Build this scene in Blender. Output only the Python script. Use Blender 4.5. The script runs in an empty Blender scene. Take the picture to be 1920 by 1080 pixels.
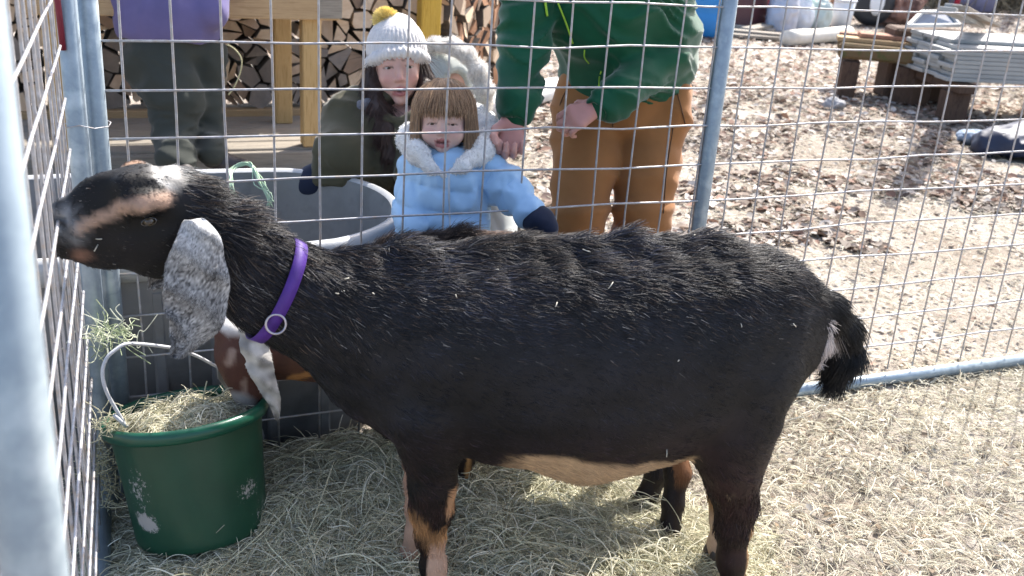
import bpy, bmesh, math, random
import numpy as np
from mathutils import Vector, Matrix

scene = bpy.context.scene
COL = scene.collection
R = math.radians

# ------------------------------------------------------------------ camera, sky, sun, exposure
CAM = np.array([-0.050, -2.256, 1.398])
CM = np.array([[0.92818488, -0.36627063, 0.06571645],
               [-0.07641191, -0.36043725, -0.92964843],
               [0.36418957, 0.8578641, -0.36253984]])
FPX = 1900.8
cd = bpy.data.cameras.new('camera'); cam = bpy.data.objects.new('camera', cd); COL.objects.link(cam)
rot = Matrix(((CM[0][0], -CM[1][0], -CM[2][0]), (CM[0][1], -CM[1][1], -CM[2][1]), (CM[0][2], -CM[1][2], -CM[2][2])))
cam.matrix_world = Matrix.Translation(Vector(CAM)) @ rot.to_4x4()
cd.sensor_width = 36; cd.lens = 36 * FPX / 1920; cd.clip_start = 0.05; cd.clip_end = 400
cd.dof.use_dof = True; cd.dof.focus_distance = 2.25; cd.dof.aperture_fstop = 6.3
scene.camera = cam

SUN_EL, SUN_AZ = 48.0, 40.0          # elevation; azimuth from +X (along the back fence) towards +Y
sun_dir = Vector((math.cos(R(SUN_AZ)) * math.cos(R(SUN_EL)), math.sin(R(SUN_AZ)) * math.cos(R(SUN_EL)), math.sin(R(SUN_EL))))
world = bpy.data.worlds.new('World'); scene.world = world; world.use_nodes = True
wn = world.node_tree.nodes; wl = world.node_tree.links
bg = wn['Background']
sky = wn.new('ShaderNodeTexSky'); sky.sky_type = 'NISHITA'; sky.sun_disc = False
sky.sun_elevation = R(SUN_EL); sky.sun_rotation = R(90 - SUN_AZ); sky.air_density = 0.9; sky.dust_density = 3.2; sky.ozone_density = 0.5
wl.new(sky.outputs[0], bg.inputs[0]); bg.inputs[1].default_value = 0.14
sd = bpy.data.lights.new('sun', 'SUN'); sd.energy = 4.1; sd.angle = R(0.6); sd.color = (1.0, 0.955, 0.89)
sun = bpy.data.objects.new('sun', sd); COL.objects.link(sun)
sun.rotation_euler = sun_dir.to_track_quat('Z', 'Y').to_euler(); sun.location = (4, 4, 8)
scene.view_settings.view_transform = 'Standard'; scene.view_settings.look = 'None'
scene.view_settings.exposure = 1.45; scene.view_settings.gamma = 1
scene.cycles.max_bounces = 8; scene.cycles.use_denoising = True
scene.cycles_curves.shape = 'RIBBONS'

# ------------------------------------------------------------------ points of the place
def ray(x, y): return np.array([(x - 960) / FPX, (y - 540) / FPX, 1.0]) @ CM
def P(x, y, Y):
    d = ray(x, y); return CAM + (Y - CAM[1]) / d[1] * d
def PD(x, y, D): return CAM + D * ray(x, y)
def PZ(x, y, Z):
    d = ray(x, y); return CAM + (Z - CAM[2]) / d[2] * d
def dep(w): return float((np.asarray(w) - CAM) @ CM[2])
rng = np.random.default_rng(7)
random.seed(7)

# ------------------------------------------------------------------ noise and implicit surfaces
def _h(ix, iy, iz, s):
    n = (ix * 374761393 + iy * 668265263 + iz * 2147483647 + s * 1274126177) & 0xffffffff
    n = ((n ^ (n >> 13)) * 1274126177) & 0xffffffff
    return ((n ^ (n >> 16)) & 0xffff) / 32767.5 - 1.0
def vnoise(p, f, s=0):
    q = p * f; i = np.floor(q).astype(np.int64); t = q - i; t = t * t * (3 - 2 * t)
    r = 0
    for dx in (0, 1):
        wx = t[:, 0] if dx else 1 - t[:, 0]
        for dy in (0, 1):
            wy = t[:, 1] if dy else 1 - t[:, 1]
            for dz in (0, 1):
                wz = t[:, 2] if dz else 1 - t[:, 2]
                r = r + wx * wy * wz * _h(i[:, 0] + dx, i[:, 1] + dy, i[:, 2] + dz, s)
    return r
def smin(a, b, k):
    h = np.clip(0.5 + 0.5 * (b - a) / k, 0, 1)
    return b * (1 - h) + a * h - k * h * (1 - h)
def A(*v): return np.array(v, float)
class SDF:
    def __init__(s, k=0.02): s.ops = []; s.k = k; s.disp = None; s.warp = None
    def rc(s, a, b, ra, rb, k=None, f=None):
        s.ops.append(('rc', np.array(a, float), np.array(b, float), ra, rb, k or s.k, f)); return s
    def path(s, pts, k=None, f=None):            # pts: list of (point, radius)
        for (a, ra), (b, rb) in zip(pts[:-1], pts[1:]): s.rc(a, b, ra, rb, k, f)
        return s
    def ell(s, c, r, rot=None, k=None):
        s.ops.append(('ell', np.array(c, float), np.array(r, float), rot, 0, k or s.k, None)); return s
    def cut(s, a, b, ra, rb, k=0.005):
        s.ops.append(('cut', np.array(a, float), np.array(b, float), ra, rb, k, None)); return s
    def cutell(s, c, r, rot=None, k=0.005):
        s.ops.append(('cutell', np.array(c, float), np.array(r, float), rot, 0, k, None)); return s
    def plane(s, c, n, k=0.01):                  # keeps the side the normal points away from
        s.ops.append(('plane', np.array(c, float), np.array(n, float) / np.linalg.norm(n), None, 0, k, None)); return s
    def add(s, other, k=None): s.ops.append(('sdf', other, None, None, 0, k or s.k, None)); return s
    @staticmethod
    def _rc(p, a, b, ra, rb, f):
        ab = b - a; L2 = ab @ ab + 1e-12
        t = np.clip(((p - a) @ ab) / L2, 0, 1)
        q = p - a - t[:, None] * ab
        d = np.sqrt((q * q).sum(1)) - (ra + t * (rb - ra))
        if f is not None:                        # folds: (amplitude, waves per metre, skew, seed)
            amp, fr, sk, sd = f
            u = t * math.sqrt(L2)
            d = d - amp * np.sin(6.283 * fr * u + sk * vnoise(p, 9, sd) * 3.0 + 14 * sk * (q[:, 0] + q[:, 1] * .6)) * (.5 + .5 * vnoise(p, 7, sd + 5))
        return d
    @staticmethod
    def _ell(p, c, r, rot):
        q = p - c
        if rot is not None: q = q @ rot          # columns of rot: axes of the ellipsoid
        k0 = np.sqrt(((q / r) ** 2).sum(1)) + 1e-9; k1 = np.sqrt(((q / r ** 2) ** 2).sum(1)) + 1e-9
        return k0 * (k0 - 1) / k1
    def __call__(s, p):
        p0 = p
        if s.warp is not None: p = s.warp(p)
        d = np.full(len(p), 1e3)
        for (t, a, b, c, e, k, f) in s.ops:
            if t == 'rc': d = smin(d, s._rc(p, a, b, c, e, f), k)
            elif t == 'ell': d = smin(d, s._ell(p, a, b, c), k)
            elif t == 'cut': d = -smin(-d, s._rc(p, a, b, c, e, None), k)
            elif t == 'cutell': d = -smin(-d, s._ell(p, a, b, c), k)
            elif t == 'plane': d = -smin(-d, -((p - a) @ b), k)
            elif t == 'sdf': d = smin(d, a(p0), k)
        if s.disp is not None: d = d - s.disp(p0, d)
        return d
def evalc(fn, p):
    out = np.empty(len(p))
    for i in range(0, len(p), 200000): out[i:i + 200000] = fn(p[i:i + 200000])
    return out
def surf(fn, lo, hi, h):
    lo = np.array(lo, float); hi = np.array(hi, float); B = 4
    nc = np.ceil((hi - lo) / (h * B)).astype(int) + 1; n = nc * B
    g = [lo[a] + h * (B * np.arange(nc[a]) + 1.5) for a in range(3)]
    cp = np.stack(np.meshgrid(*g, indexing='ij'), -1).reshape(-1, 3)
    dc = evalc(fn, cp).reshape(nc)
    act = np.abs(dc) < 7.5 * h
    D = np.repeat(np.repeat(np.repeat(dc, B, 0), B, 1), B, 2)
    am = np.repeat(np.repeat(np.repeat(act, B, 0), B, 1), B, 2)
    idx = np.argwhere(am)
    D[am] = evalc(fn, lo + idx * h)
    sg = D < 0
    c = [sg[dx:n[0] - 1 + dx, dy:n[1] - 1 + dy, dz:n[2] - 1 + dz] for dx in (0, 1) for dy in (0, 1) for dz in (0, 1)]
    ssum = sum(x.astype(np.int8) for x in c)
    mix = (ssum > 0) & (ssum < 8)
    cells = np.argwhere(mix)
    ids = np.full(mix.shape, -1, np.int64); ids[mix] = np.arange(len(cells))
    off = np.array([(dx, dy, dz) for dx in (0, 1) for dy in (0, 1) for dz in (0, 1)])
    cv = np.stack([D[cells[:, 0] + o[0], cells[:, 1] + o[1], cells[:, 2] + o[2]] for o in off], 1)
    acc = np.zeros((len(cells), 3)); cnt = np.zeros(len(cells))
    for i in range(8):
        for j in range(i + 1, 8):
            if np.abs(off[i] - off[j]).sum() != 1: continue
            a, b = cv[:, i], cv[:, j]; m = (a < 0) != (b < 0)
            t = np.where(m, a / np.where(m, a - b, 1), 0)
            pt = off[i] + t[:, None] * (off[j] - off[i])
            acc += np.where(m[:, None], pt, 0); cnt += m
    V = lo + (cells + acc / cnt[:, None]) * h
    F = []
    for ax in range(3):
        a1, a2 = (ax + 1) % 3, (ax + 2) % 3
        s0 = [slice(None)] * 3; s1 = [slice(None)] * 3; s0[ax] = slice(0, -1); s1[ax] = slice(1, None)
        ch = sg[tuple(s0)] != sg[tuple(s1)]
        e = np.argwhere(ch)
        ok = (e[:, a1] > 0) & (e[:, a2] > 0) & (e[:, a1] < n[a1] - 1) & (e[:, a2] < n[a2] - 1)
        e = e[ok]; ins = sg[tuple(e.T)]
        def cid(o1, o2):
            q = e.copy(); q[:, a1] -= o1; q[:, a2] -= o2; return ids[tuple(q.T)]
        q = np.stack([cid(1, 1), cid(0, 1), cid(0, 0), cid(1, 0)], 1)
        q[~ins] = q[~ins][:, ::-1]
        F.append(q)
    F = np.concatenate(F); F = F[(F >= 0).all(1)]
    return V, F

# ------------------------------------------------------------------ mesh objects
def setcol(me, cols, domain='POINT'):
    at = me.color_attributes.new('Col', 'FLOAT_COLOR', domain)
    c = np.ones((len(cols), 4), np.float32); c[:, :3] = cols; at.data.foreach_set('color', c.ravel())
def put(name, me, mat=None, parent=None, loc=None):
    o = bpy.data.objects.new(name, me); COL.objects.link(o)
    if mat is not None and len(me.materials) == 0:
        for m in (mat if isinstance(mat, (list, tuple)) else [mat]): me.materials.append(m)
    if parent is not None:
        o.parent = parent
        t = parent
        off = Vector((0, 0, 0))
        while t is not None: off += t.location; t = t.parent
        o.location = -off if loc is None else loc
    elif loc is not None: o.location = loc
    return o
def qmesh(name, V, F, cols=None, smooth=True, dom='POINT'):
    V = np.asarray(V, np.float32); F = np.asarray(F, np.int32); k = F.shape[1]
    me = bpy.data.meshes.new(name)
    me.vertices.add(len(V)); me.vertices.foreach_set('co', V.ravel())
    me.loops.add(F.size); me.loops.foreach_set('vertex_index', F.ravel())
    me.polygons.add(len(F)); me.polygons.foreach_set('loop_start', np.arange(len(F), dtype=np.int32) * k)
    me.update(calc_edges=True); me.validate()
    if smooth: me.polygons.foreach_set('use_smooth', np.ones(len(me.polygons), bool))
    if cols is not None: setcol(me, cols, dom)
    return me
class MB:                                        # a small mesh builder: boxes, bars, tubes, prisms
    def __init__(s): s.v = []; s.f = []; s.sm = []; s.mi = []
    def _add(s, vs, fs, smooth=False, mi=0):
        b = len(s.v); s.v += [tuple(map(float, v)) for v in vs]
        for f in fs: s.f.append(tuple(b + i for i in f)); s.sm.append(smooth); s.mi.append(mi)
        return s
    def box(s, c, size, rz=0, bev=0.0, R3=None, mi=0):
        h = np.array(size) / 2; bev = min(bev, h.min() * .6)
        M = np.array(Matrix.Rotation(rz, 3, 'Z')) if R3 is None else np.array(R3)
        if bev <= 0:
            vs = [np.array([x, y, z]) * h for x in (-1, 1) for y in (-1, 1) for z in (-1, 1)]
            fs = [(0, 1, 3, 2), (4, 6, 7, 5), (0, 4, 5, 1), (2, 3, 7, 6), (0, 2, 6, 4), (1, 5, 7, 3)]
            return s._add([np.array(c) + M @ v for v in vs], fs, False, mi)
        bm = bmesh.new(); bmesh.ops.create_cube(bm, size=1)
        for v in bm.verts: v.co = Vector((v.co.x * size[0], v.co.y * size[1], v.co.z * size[2]))
        bmesh.ops.bevel(bm, geom=list(bm.edges), offset=bev, segments=1, affect='EDGES', profile=.5)
        bm.verts.index_update()
        vs = [np.array(c) + M @ np.array(v.co) for v in bm.verts]; fs = [tuple(v.index for v in f.verts) for f in bm.faces]
        bm.free(); return s._add(vs, fs, False, mi)
    def bar(s, a, b, w, t, bev=0.0, mi=0):       # a straight bar from a to b
        a = np.array(a, float); b = np.array(b, float); d = b - a; L = np.linalg.norm(d); x = d / L
        up = np.array([0, 0, 1.]) if abs(x[2]) < .9 else np.array([0, 1., 0])
        y = np.cross(up, x); y /= np.linalg.norm(y); z = np.cross(x, y)
        return s.box((a + b) / 2, (L, w, t), bev=bev, R3=np.stack([x, y, z], 1), mi=mi)
    def tube(s, pts, r, n=10, cap=True, mi=0):
        pts = [np.array(p, float) for p in pts]; m = len(pts); rs = r if isinstance(r, (list, tuple, np.ndarray)) else [r] * m
        T = [(pts[min(i + 1, m - 1)] - pts[max(i - 1, 0)]) for i in range(m)]; T = [t / (np.linalg.norm(t) + 1e-12) for t in T]
        u = np.cross(T[0], [0, 0, 1.] if abs(T[0][2]) < .9 else [0, 1., 0]); u /= np.linalg.norm(u)
        vs = []
        for i in range(m):
            u = u - T[i] * (u @ T[i]); u /= np.linalg.norm(u); w = np.cross(T[i], u)
            for k in range(n):
                a = 2 * math.pi * k / n; vs.append(pts[i] + rs[i] * (math.cos(a) * u + math.sin(a) * w))
        fs = [(i * n + k, i * n + (k + 1) % n, (i + 1) * n + (k + 1) % n, (i + 1) * n + k) for i in range(m - 1) for k in range(n)]
        if cap: fs += [tuple(range(n))[::-1], tuple((m - 1) * n + k for k in range(n))]
        b = len(s.f); s._add(vs, fs, True, mi)
        if cap: s.sm[-1] = s.sm[-2] = False
        return s
    def loft(s, rings, closed=True, caps=(False, False), smooth=True, mi=0):
        n = len(rings[0]); vs = [v for r in rings for v in r]; e = n if closed else n - 1
        fs = [(i * n + k, i * n + (k + 1) % n, (i + 1) * n + (k + 1) % n, (i + 1) * n + k) for i in range(len(rings) - 1) for k in range(e)]
        if caps[0]: fs.append(tuple(range(n))[::-1])
        if caps[1]: fs.append(tuple((len(rings) - 1) * n + k for k in range(n)))
        return s._add(vs, fs, smooth, mi)
    def prism(s, poly, axis, mi=0, mi_end=None):  # poly: closed outline of 3D points, swept along axis
        n = len(poly); poly = [np.array(p, float) for p in poly]; ax = np.array(axis, float)
        fs = [(k, (k + 1) % n, n + (k + 1) % n, n + k) for k in range(n)]
        s._add(poly + [p + ax for p in poly], fs, False, mi)
        b = len(s.v) - 2 * n
        for f in (tuple(b + k for k in range(n))[::-1], tuple(b + n + k for k in range(n))):
            s.f.append(f); s.sm.append(False); s.mi.append(mi if mi_end is None else mi_end)
        return s
    def mesh(s, name, mats=None):
        me = bpy.data.meshes.new(name); me.from_pydata(s.v, [], s.f); me.update()
        me.polygons.foreach_set('use_smooth', s.sm); me.polygons.foreach_set('material_index', s.mi)
        bm = bmesh.new(); bm.from_mesh(me); bmesh.ops.recalc_face_normals(bm, faces=bm.faces); bm.to_mesh(me); bm.free()
        if mats is not None:
            for m in (mats if isinstance(mats, (list, tuple)) else [mats]): me.materials.append(m)
        return me
    def build(s, name, mat, parent=None, loc=None): return put(name, s.mesh(name, mat), None, parent, loc)
def thing(name, label, cat, loc=(0, 0, 0), group=None):
    o = bpy.data.objects.new(name, None); COL.objects.link(o); o.location = [float(v) for v in loc]; o.empty_display_size = .1
    o['label'] = label; o['category'] = cat
    if group: o['group'] = group
    return o
def tag(o, label=None, cat=None, group=None, kind=None):
    for k, v in (('label', label), ('category', cat), ('group', group), ('kind', kind)):
        if v: o[k] = v
    return o

# ------------------------------------------------------------------ strands (fur, hair, hay, straw)
def strands(name, pts, rad, cols, mat, parent=None):
    N, K, _ = pts.shape
    hc = bpy.data.hair_curves.new(name); hc.add_curves([K] * N)
    hc.attributes['position'].data.foreach_set('vector', pts.astype(np.float32).ravel())
    ra = hc.attributes.get('radius') or hc.attributes.new('radius', 'FLOAT', 'POINT')
    rr = np.asarray(rad, np.float32)
    if rr.ndim == 1: rr = np.repeat(rr[:, None], K, 1)
    ra.data.foreach_set('value', np.ascontiguousarray(rr).ravel())
    ca = hc.attributes.new('Col', 'FLOAT_COLOR', 'CURVE')
    c = np.ones((N, 4), np.float32); c[:, :3] = cols; ca.data.foreach_set('color', c.ravel())
    hc.materials.append(mat)
    o = bpy.data.objects.new(name, hc); COL.objects.link(o)
    if parent is not None: o.parent = parent; o.location = -parent.location
    return o
def sample(V, F, n, keep=None):
    T = np.concatenate([F[:, [0, 1, 2]], F[:, [0, 2, 3]]]) if F.shape[1] == 4 else F
    a, b, c = V[T[:, 0]], V[T[:, 1]], V[T[:, 2]]
    cr = np.cross(b - a, c - a); ar = np.linalg.norm(cr, axis=1)
    w = ar.copy()
    if keep is not None: w = w * keep((a + b + c) / 3)
    i = rng.choice(len(T), n, p=w / w.sum()); u = rng.random((n, 2)); m = u.sum(1) > 1; u[m] = 1 - u[m]
    p = a[i] + u[:, :1] * (b[i] - a[i]) + u[:, 1:] * (c[i] - a[i])
    return p, cr[i] / (ar[i][:, None] + 1e-12)
def coat(name, V, F, n, length, comb, lift, colf, mat, parent, rad=.0006, K=5, keep=None, droop=0.0, clump=.35):
    p, nr = sample(V, F, n, keep)
    c = comb(p) if callable(comb) else np.tile(np.array(comb, float), (n, 1))
    c = c + clump * np.stack([.5 * vnoise(p, 15, 11 + i) + .6 * vnoise(p, 37, 21 + i) + .5 * vnoise(p, 80, 31 + i) for i in range(3)], 1) + rng.normal(size=(n, 3)) * .18
    t = c - nr * (c * nr).sum(1)[:, None]; t /= np.linalg.norm(t, axis=1)[:, None] + 1e-9
    L = (length(p) if callable(length) else np.full(n, length)) * (.65 + .7 * rng.random(n))
    lf = (lift(p) if callable(lift) else np.full(n, lift)) * (.6 + .8 * rng.random(n))
    s = np.linspace(0, 1, K)[None, :, None]
    pts = p[:, None] - nr[:, None] * .001 + (L[:, None, None] * s) * (t[:, None] + nr[:, None] * lf[:, None, None] * (1 - .55 * s))
    pts[:, :, 2] -= droop * L[:, None] * s[..., 0] ** 2
    col = colf(p) * (.7 + .6 * rng.random((n, 1)))
    rr = rad * (1 - .75 * np.linspace(0, 1, K))[None] * (.8 + .5 * rng.random((n, 1)))
    o = strands(name, pts, rr, np.clip(col, 0, 1), mat, parent); o['kind'] = 'stuff'; return o

# ------------------------------------------------------------------ materials
def newmat(name):
    m = bpy.data.materials.new(name); m.use_nodes = True; nt = m.node_tree
    return m, nt, nt.nodes, nt.links, nt.nodes['Principled BSDF']
def ramp(N, stops):
    r = N.new('ShaderNodeValToRGB'); e = r.color_ramp.elements
    while len(e) < len(stops): e.new(.5)
    for i, (p, c) in enumerate(stops): e[i].position = p; e[i].color = (*c, 1)
    return r
def noise(N, L, scale, detail=4, rough=.55, coord=None, sc=None):
    t = N.new('ShaderNodeTexNoise'); t.inputs['Scale'].default_value = scale; t.inputs['Detail'].default_value = detail
    t.inputs['Roughness'].default_value = rough
    if coord is not None:
        if sc is not None:
            mp = N.new('ShaderNodeMapping'); mp.inputs['Scale'].default_value = sc; L.new(coord, mp.inputs[0]); L.new(mp.outputs[0], t.inputs[0])
        else: L.new(coord, t.inputs[0])
    return t
def bump(N, L, bs, h, strength=.3, dist=.002, prev=None):
    b = N.new('ShaderNodeBump'); b.inputs['Strength'].default_value = strength; b.inputs['Distance'].default_value = dist
    L.new(h, b.inputs['Height'])
    if prev is not None: L.new(prev.outputs[0], b.inputs['Normal'])
    L.new(b.outputs[0], bs.inputs['Normal']); return b
def basic(name, c1, c2=None, scale=8, rough=.6, metal=0, bstr=.3, bscale=60, bdist=.002, stretch=None, spec=.5, detail=5, attr=False, sheen=0, c3=None):
    m, nt, N, L, B = newmat(name)
    tc = N.new('ShaderNodeTexCoord'); co = tc.outputs['Object']
    c2 = c2 or tuple(x * .7 for x in c1)
    n = noise(N, L, scale, detail, .6, co, stretch)
    st = [(.3, c1), (.7, c2)] if c3 is None else [(.28, c1), (.5, c2), (.68, c3)]
    r = ramp(N, st); L.new(n.outputs[0], r.inputs[0])
    src = r.outputs[0]
    if attr:
        a = N.new('ShaderNodeAttribute'); a.attribute_name = 'Col'
        mx = N.new('ShaderNodeMix'); mx.data_type = 'RGBA'; mx.blend_type = 'MULTIPLY'; mx.inputs[0].default_value = 1
        L.new(a.outputs['Color'], mx.inputs[6]); L.new(src, mx.inputs[7]); src = mx.outputs[2]
    L.new(src, B.inputs['Base Color'])
    B.inputs['Roughness'].default_value = rough; B.inputs['Metallic'].default_value = metal
    B.inputs['Specular IOR Level'].default_value = spec
    if sheen: B.inputs['Sheen Weight'].default_value = sheen; B.inputs['Sheen Roughness'].default_value = .4
    if bstr > 0:
        n2 = noise(N, L, bscale, 4, .6, co, stretch); bump(N, L, B, n2.outputs[0], bstr, bdist)
    return m
def strandmat(name, rough=.55, spec=.3, trans=0.0, tint=(1, 1, 1)):
    m, nt, N, L, B = newmat(name)
    a = N.new('ShaderNodeAttribute'); a.attribute_name = 'Col'
    L.new(a.outputs['Color'], B.inputs['Base Color']); B.inputs['Roughness'].default_value = rough; B.inputs['Specular IOR Level'].default_value = spec
    if trans > 0:
        out = N['Material Output']; tr = N.new('ShaderNodeBsdfTranslucent'); L.new(a.outputs['Color'], tr.inputs[0])
        mx = N.new('ShaderNodeMixShader'); mx.inputs[0].default_value = trans
        L.new(B.outputs[0], mx.inputs[1]); L.new(tr.outputs[0], mx.inputs[2]); L.new(mx.outputs[0], out.inputs[0])
    return m
# ================================================================== MATERIALS
M = {}
M['galv'] = basic('galvanized_steel', (.36, .43, .48), (.25, .31, .36), 14, .42, .35, .12, 160, .001, c3=(.42, .49, .53))
M['wire'] = basic('galvanized_wire', (.50, .50, .52), (.36, .36, .38), 60, .45, .35, .2, 300, .0006, c3=(.40, .34, .29))
M['hay'] = strandmat('dry_hay', .7, .2, .25)
M['fur'] = strandmat('goat_hair', .45, .32)
M['hair'] = strandmat('human_hair', .45, .4, .1)
M['skinfur'] = basic('short_coat', (1, 1, 1), (.75, .75, .75), 30, .62, 0, .5, 220, .0015, attr=True, spec=.3)
M['litter'] = strandmat('leaf_litter', .75, .2, .2)

# ================================================================== GROUND
def groundmat():
    m, nt, N, L, B = newmat('dirt_ground')
    tc = N.new('ShaderNodeTexCoord'); co = tc.outputs['Object']
    a = noise(N, L, 1.3, 6, .6, co); b = noise(N, L, 26, 8, .75, co); c = noise(N, L, 140, 5, .7, co)
    r1 = ramp(N, [(.25, (.28, .245, .205)), (.5, (.46, .42, .37)), (.75, (.59, .55, .495))]); L.new(b.outputs[0], r1.inputs[0])
    r2 = ramp(N, [(.35, (.62, .58, .54)), (.65, (1.0, 1.0, 1.0))]); L.new(a.outputs[0], r2.inputs[0])
    r3 = ramp(N, [(.32, (.45, .42, .38)), (.55, (1.0, 1.0, 1.0))]); L.new(c.outputs[0], r3.inputs[0])
    m1 = N.new('ShaderNodeMix'); m1.data_type = 'RGBA'; m1.blend_type = 'MULTIPLY'; m1.inputs[0].default_value = 1
    L.new(r1.outputs[0], m1.inputs[6]); L.new(r2.outputs[0], m1.inputs[7])
    m2 = N.new('ShaderNodeMix'); m2.data_type = 'RGBA'; m2.blend_type = 'MULTIPLY'; m2.inputs[0].default_value = .8
    L.new(m1.outputs[2], m2.inputs[6]); L.new(r3.outputs[0], m2.inputs[7])
    L.new(m2.outputs[2], B.inputs['Base Color']); B.inputs['Roughness'].default_value = .95; B.inputs['Specular IOR Level'].default_value = .1
    b1 = bump(N, L, B, b.outputs[0], .7, .02); bump(N, L, B, c.outputs[0], .8, .006, b1)
    return m
M['ground'] = groundmat()
def gz(x, y):                                    # height of the ground, lumps and hoof-worn hollows included
    p = np.stack([x, y, np.zeros_like(x)], 1)
    near = np.exp(-((x - .8) ** 2 + (y + .3) ** 2) / 30)
    z = .012 * vnoise(p, 5, 1) * near + .006 * vnoise(p, 17, 2) * near + .003 * vnoise(p, 45, 3) * near + .03 * vnoise(p, .9, 4) * (1 - near)
    return z - .006
def hayh(x, y):                                  # thickness of the bedding
    p = np.stack([x, y, np.zeros_like(x)], 1)
    d1 = np.exp(-(((x - .50) / .42) ** 2 + ((y + .22) / .26) ** 2)) * .085
    d2 = np.exp(-(((x - .75) / .5) ** 2 + ((y + .62) / .22) ** 2)) * .045
    d3 = np.exp(-(((x - .0) / .25) ** 2 + ((y + .45) / .16) ** 2)) * .03
    return np.clip((d1 + d2 + d3) * (1 + .35 * vnoise(p, 7, 8)) - .006, 0, 1)
xs = np.concatenate([np.linspace(-200, -4, 14), np.linspace(-3.8, -.8, 16), np.linspace(-.7, 3.2, 260), np.linspace(3.3, 9, 60), np.linspace(10, 220, 24)])
ys = np.concatenate([np.linspace(-60, -3, 10), np.linspace(-2.8, -1.3, 12), np.linspace(-1.2, 1.6, 190), np.linspace(1.7, 9, 70), np.linspace(10, 260, 24)])
gx, gy = np.meshgrid(xs, ys, indexing='ij'); nx, ny = gx.shape
V = np.stack([gx.ravel(), gy.ravel(), gz(gx.ravel(), gy.ravel())], 1)
ii = (np.arange(nx - 1)[:, None] * ny + np.arange(ny - 1)[None]).ravel()
F = np.stack([ii, ii + ny, ii + ny + 1, ii + 1], 1)
g = put('ground', qmesh('ground', V, F), M['ground']); tag(g, kind='structure')

# hay bedding: a low matted mound and the strands that lie on it
xs = np.linspace(-.35, 1.75, 210); ys = np.linspace(-1.0, .12, 130); gx, gy = np.meshgrid(xs, ys, indexing='ij'); nx, ny = gx.shape
hx, hy = gx.ravel(), gy.ravel(); hh = hayh(hx, hy)
V = np.stack([hx, hy, gz(hx, hy) + np.where(hh > .004, hh, -.03) + .006 * vnoise(np.stack([hx, hy, hx * 0], 1), 40, 5)], 1)
ii = (np.arange(nx - 1)[:, None] * ny + np.arange(ny - 1)[None]).ravel(); F = np.stack([ii, ii + ny, ii + ny + 1, ii + 1], 1)
M['haymat'] = basic('matted_hay', (.37, .345, .24), (.58, .55, .41), 45, .9, 0, .9, 130, .01, detail=8, spec=.1)
o = put('hay_bedding', qmesh('hay_bedding', V, F), M['haymat']); tag(o, 'matted bed of green-grey hay around the bucket and under the goats', 'hay', kind='stuff')

def hay_strands(n, cx, cy, sx, sy, zf, lmin, lmax, rad, cols, box=None, up=.25, z0=0.0, curl=.5, K=6):
    x = cx + sx * rng.normal(size=n); y = cy + sy * rng.normal(size=n)
    if box: x = rng.uniform(box[0], box[1], n); y = rng.uniform(box[2], box[3], n)
    L = rng.uniform(lmin, lmax, n); th = rng.uniform(0, 6.283, n); k = rng.normal(size=n) * curl / .08
    el = np.abs(rng.normal(size=n)) * up
    s = np.linspace(0, 1, K)[None]; a = th[:, None] + k[:, None] * (s - .5) * L[:, None]
    ds = L[:, None] / (K - 1)
    px = x[:, None] + np.cumsum(np.cos(a) * ds, 1); py = y[:, None] + np.cumsum(np.sin(a) * ds, 1)
    base = zf(px.ravel(), py.ravel()).reshape(px.shape)
    arch = 4 * s * (1 - s) * L[:, None] * rng.uniform(.0, .22, (n, 1))
    z = base + z0 + rng.uniform(.0, .016, (n, 1)) + arch + el[:, None] * L[:, None] * s * rng.choice([0, 1], (n, 1), p=[.7, .3])
    pts = np.stack([px, py, z], -1)
    c = np.array(cols)[rng.integers(0, len(cols), n)] * rng.uniform(.65, 1.25, (n, 1))
    r = rad * rng.uniform(.5, 1.25, n)
    rr = np.repeat(r[:, None], K, 1) * np.array([.7] + [1] * (K - 2) + [.5])[None]
    return pts, rr, c
HAYC = [(.62, .58, .42), (.52, .50, .36), (.70, .66, .50), (.42, .41, .29), (.78, .74, .59), (.54, .54, .40), (.84, .81, .68), (.34, .32, .22)]
STRAWC = [(.64, .60, .47), (.72, .68, .54), (.55, .51, .40), (.78, .75, .63), (.45, .40, .30)]
zf = lambda a, b: gz(a, b) + np.maximum(hayh(a, b), 0)
def keepdens(pts, thr=.008):
    m = pts[:, 2]; w = hayh(m[:, 0], m[:, 1]); return rng.random(len(w)) < np.clip(w / .03, .0, 1)
parts = []
for n, a, b, r in ((46000, .02, .09, .0008), (12000, .015, .05, .0011), (5000, .07, .16, .0012)):
    q = hay_strands(n, 0, 0, 0, 0, zf, a, b, r, HAYC, box=(-.2, 1.6, -1.0, .1), curl=.7)
    k = keepdens(q[0]); parts.append(tuple(v[k] for v in q))
o = strands('loose_hay', *[np.concatenate([p[i] for p in parts]) for i in range(3)], M['hay'])
tag(o, 'loose curling strands of hay lying over the bedding in the pen', 'hay', kind='stuff')
parts = []
for n, a, b, r, box in ((17000, .02, .07, .0010, (-.05, 3.0, -1.15, .05)), (1500, .05, .13, .0012, (-.05, 3.0, -1.15, .05)), (7000, .02, .07, .0012, (-.3, 4.6, 0, 2.4)), (5000, .04, .10, .0016, (1.0, 8.0, 2.0, 7.0)), (900, .015, .05, .0022, (.9, 3.0, -1.1, .1))):
    parts.append(hay_strands(n, 0, 0, 0, 0, gz, a, b, r, STRAWC, box=box, up=.12, curl=.4))
o = strands('scattered_straw', *[np.concatenate([p[i] for p in parts]) for i in range(3)], M['hay'])
tag(o, 'scattered pale straw bits on the bare dirt', 'straw', kind='stuff')

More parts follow.
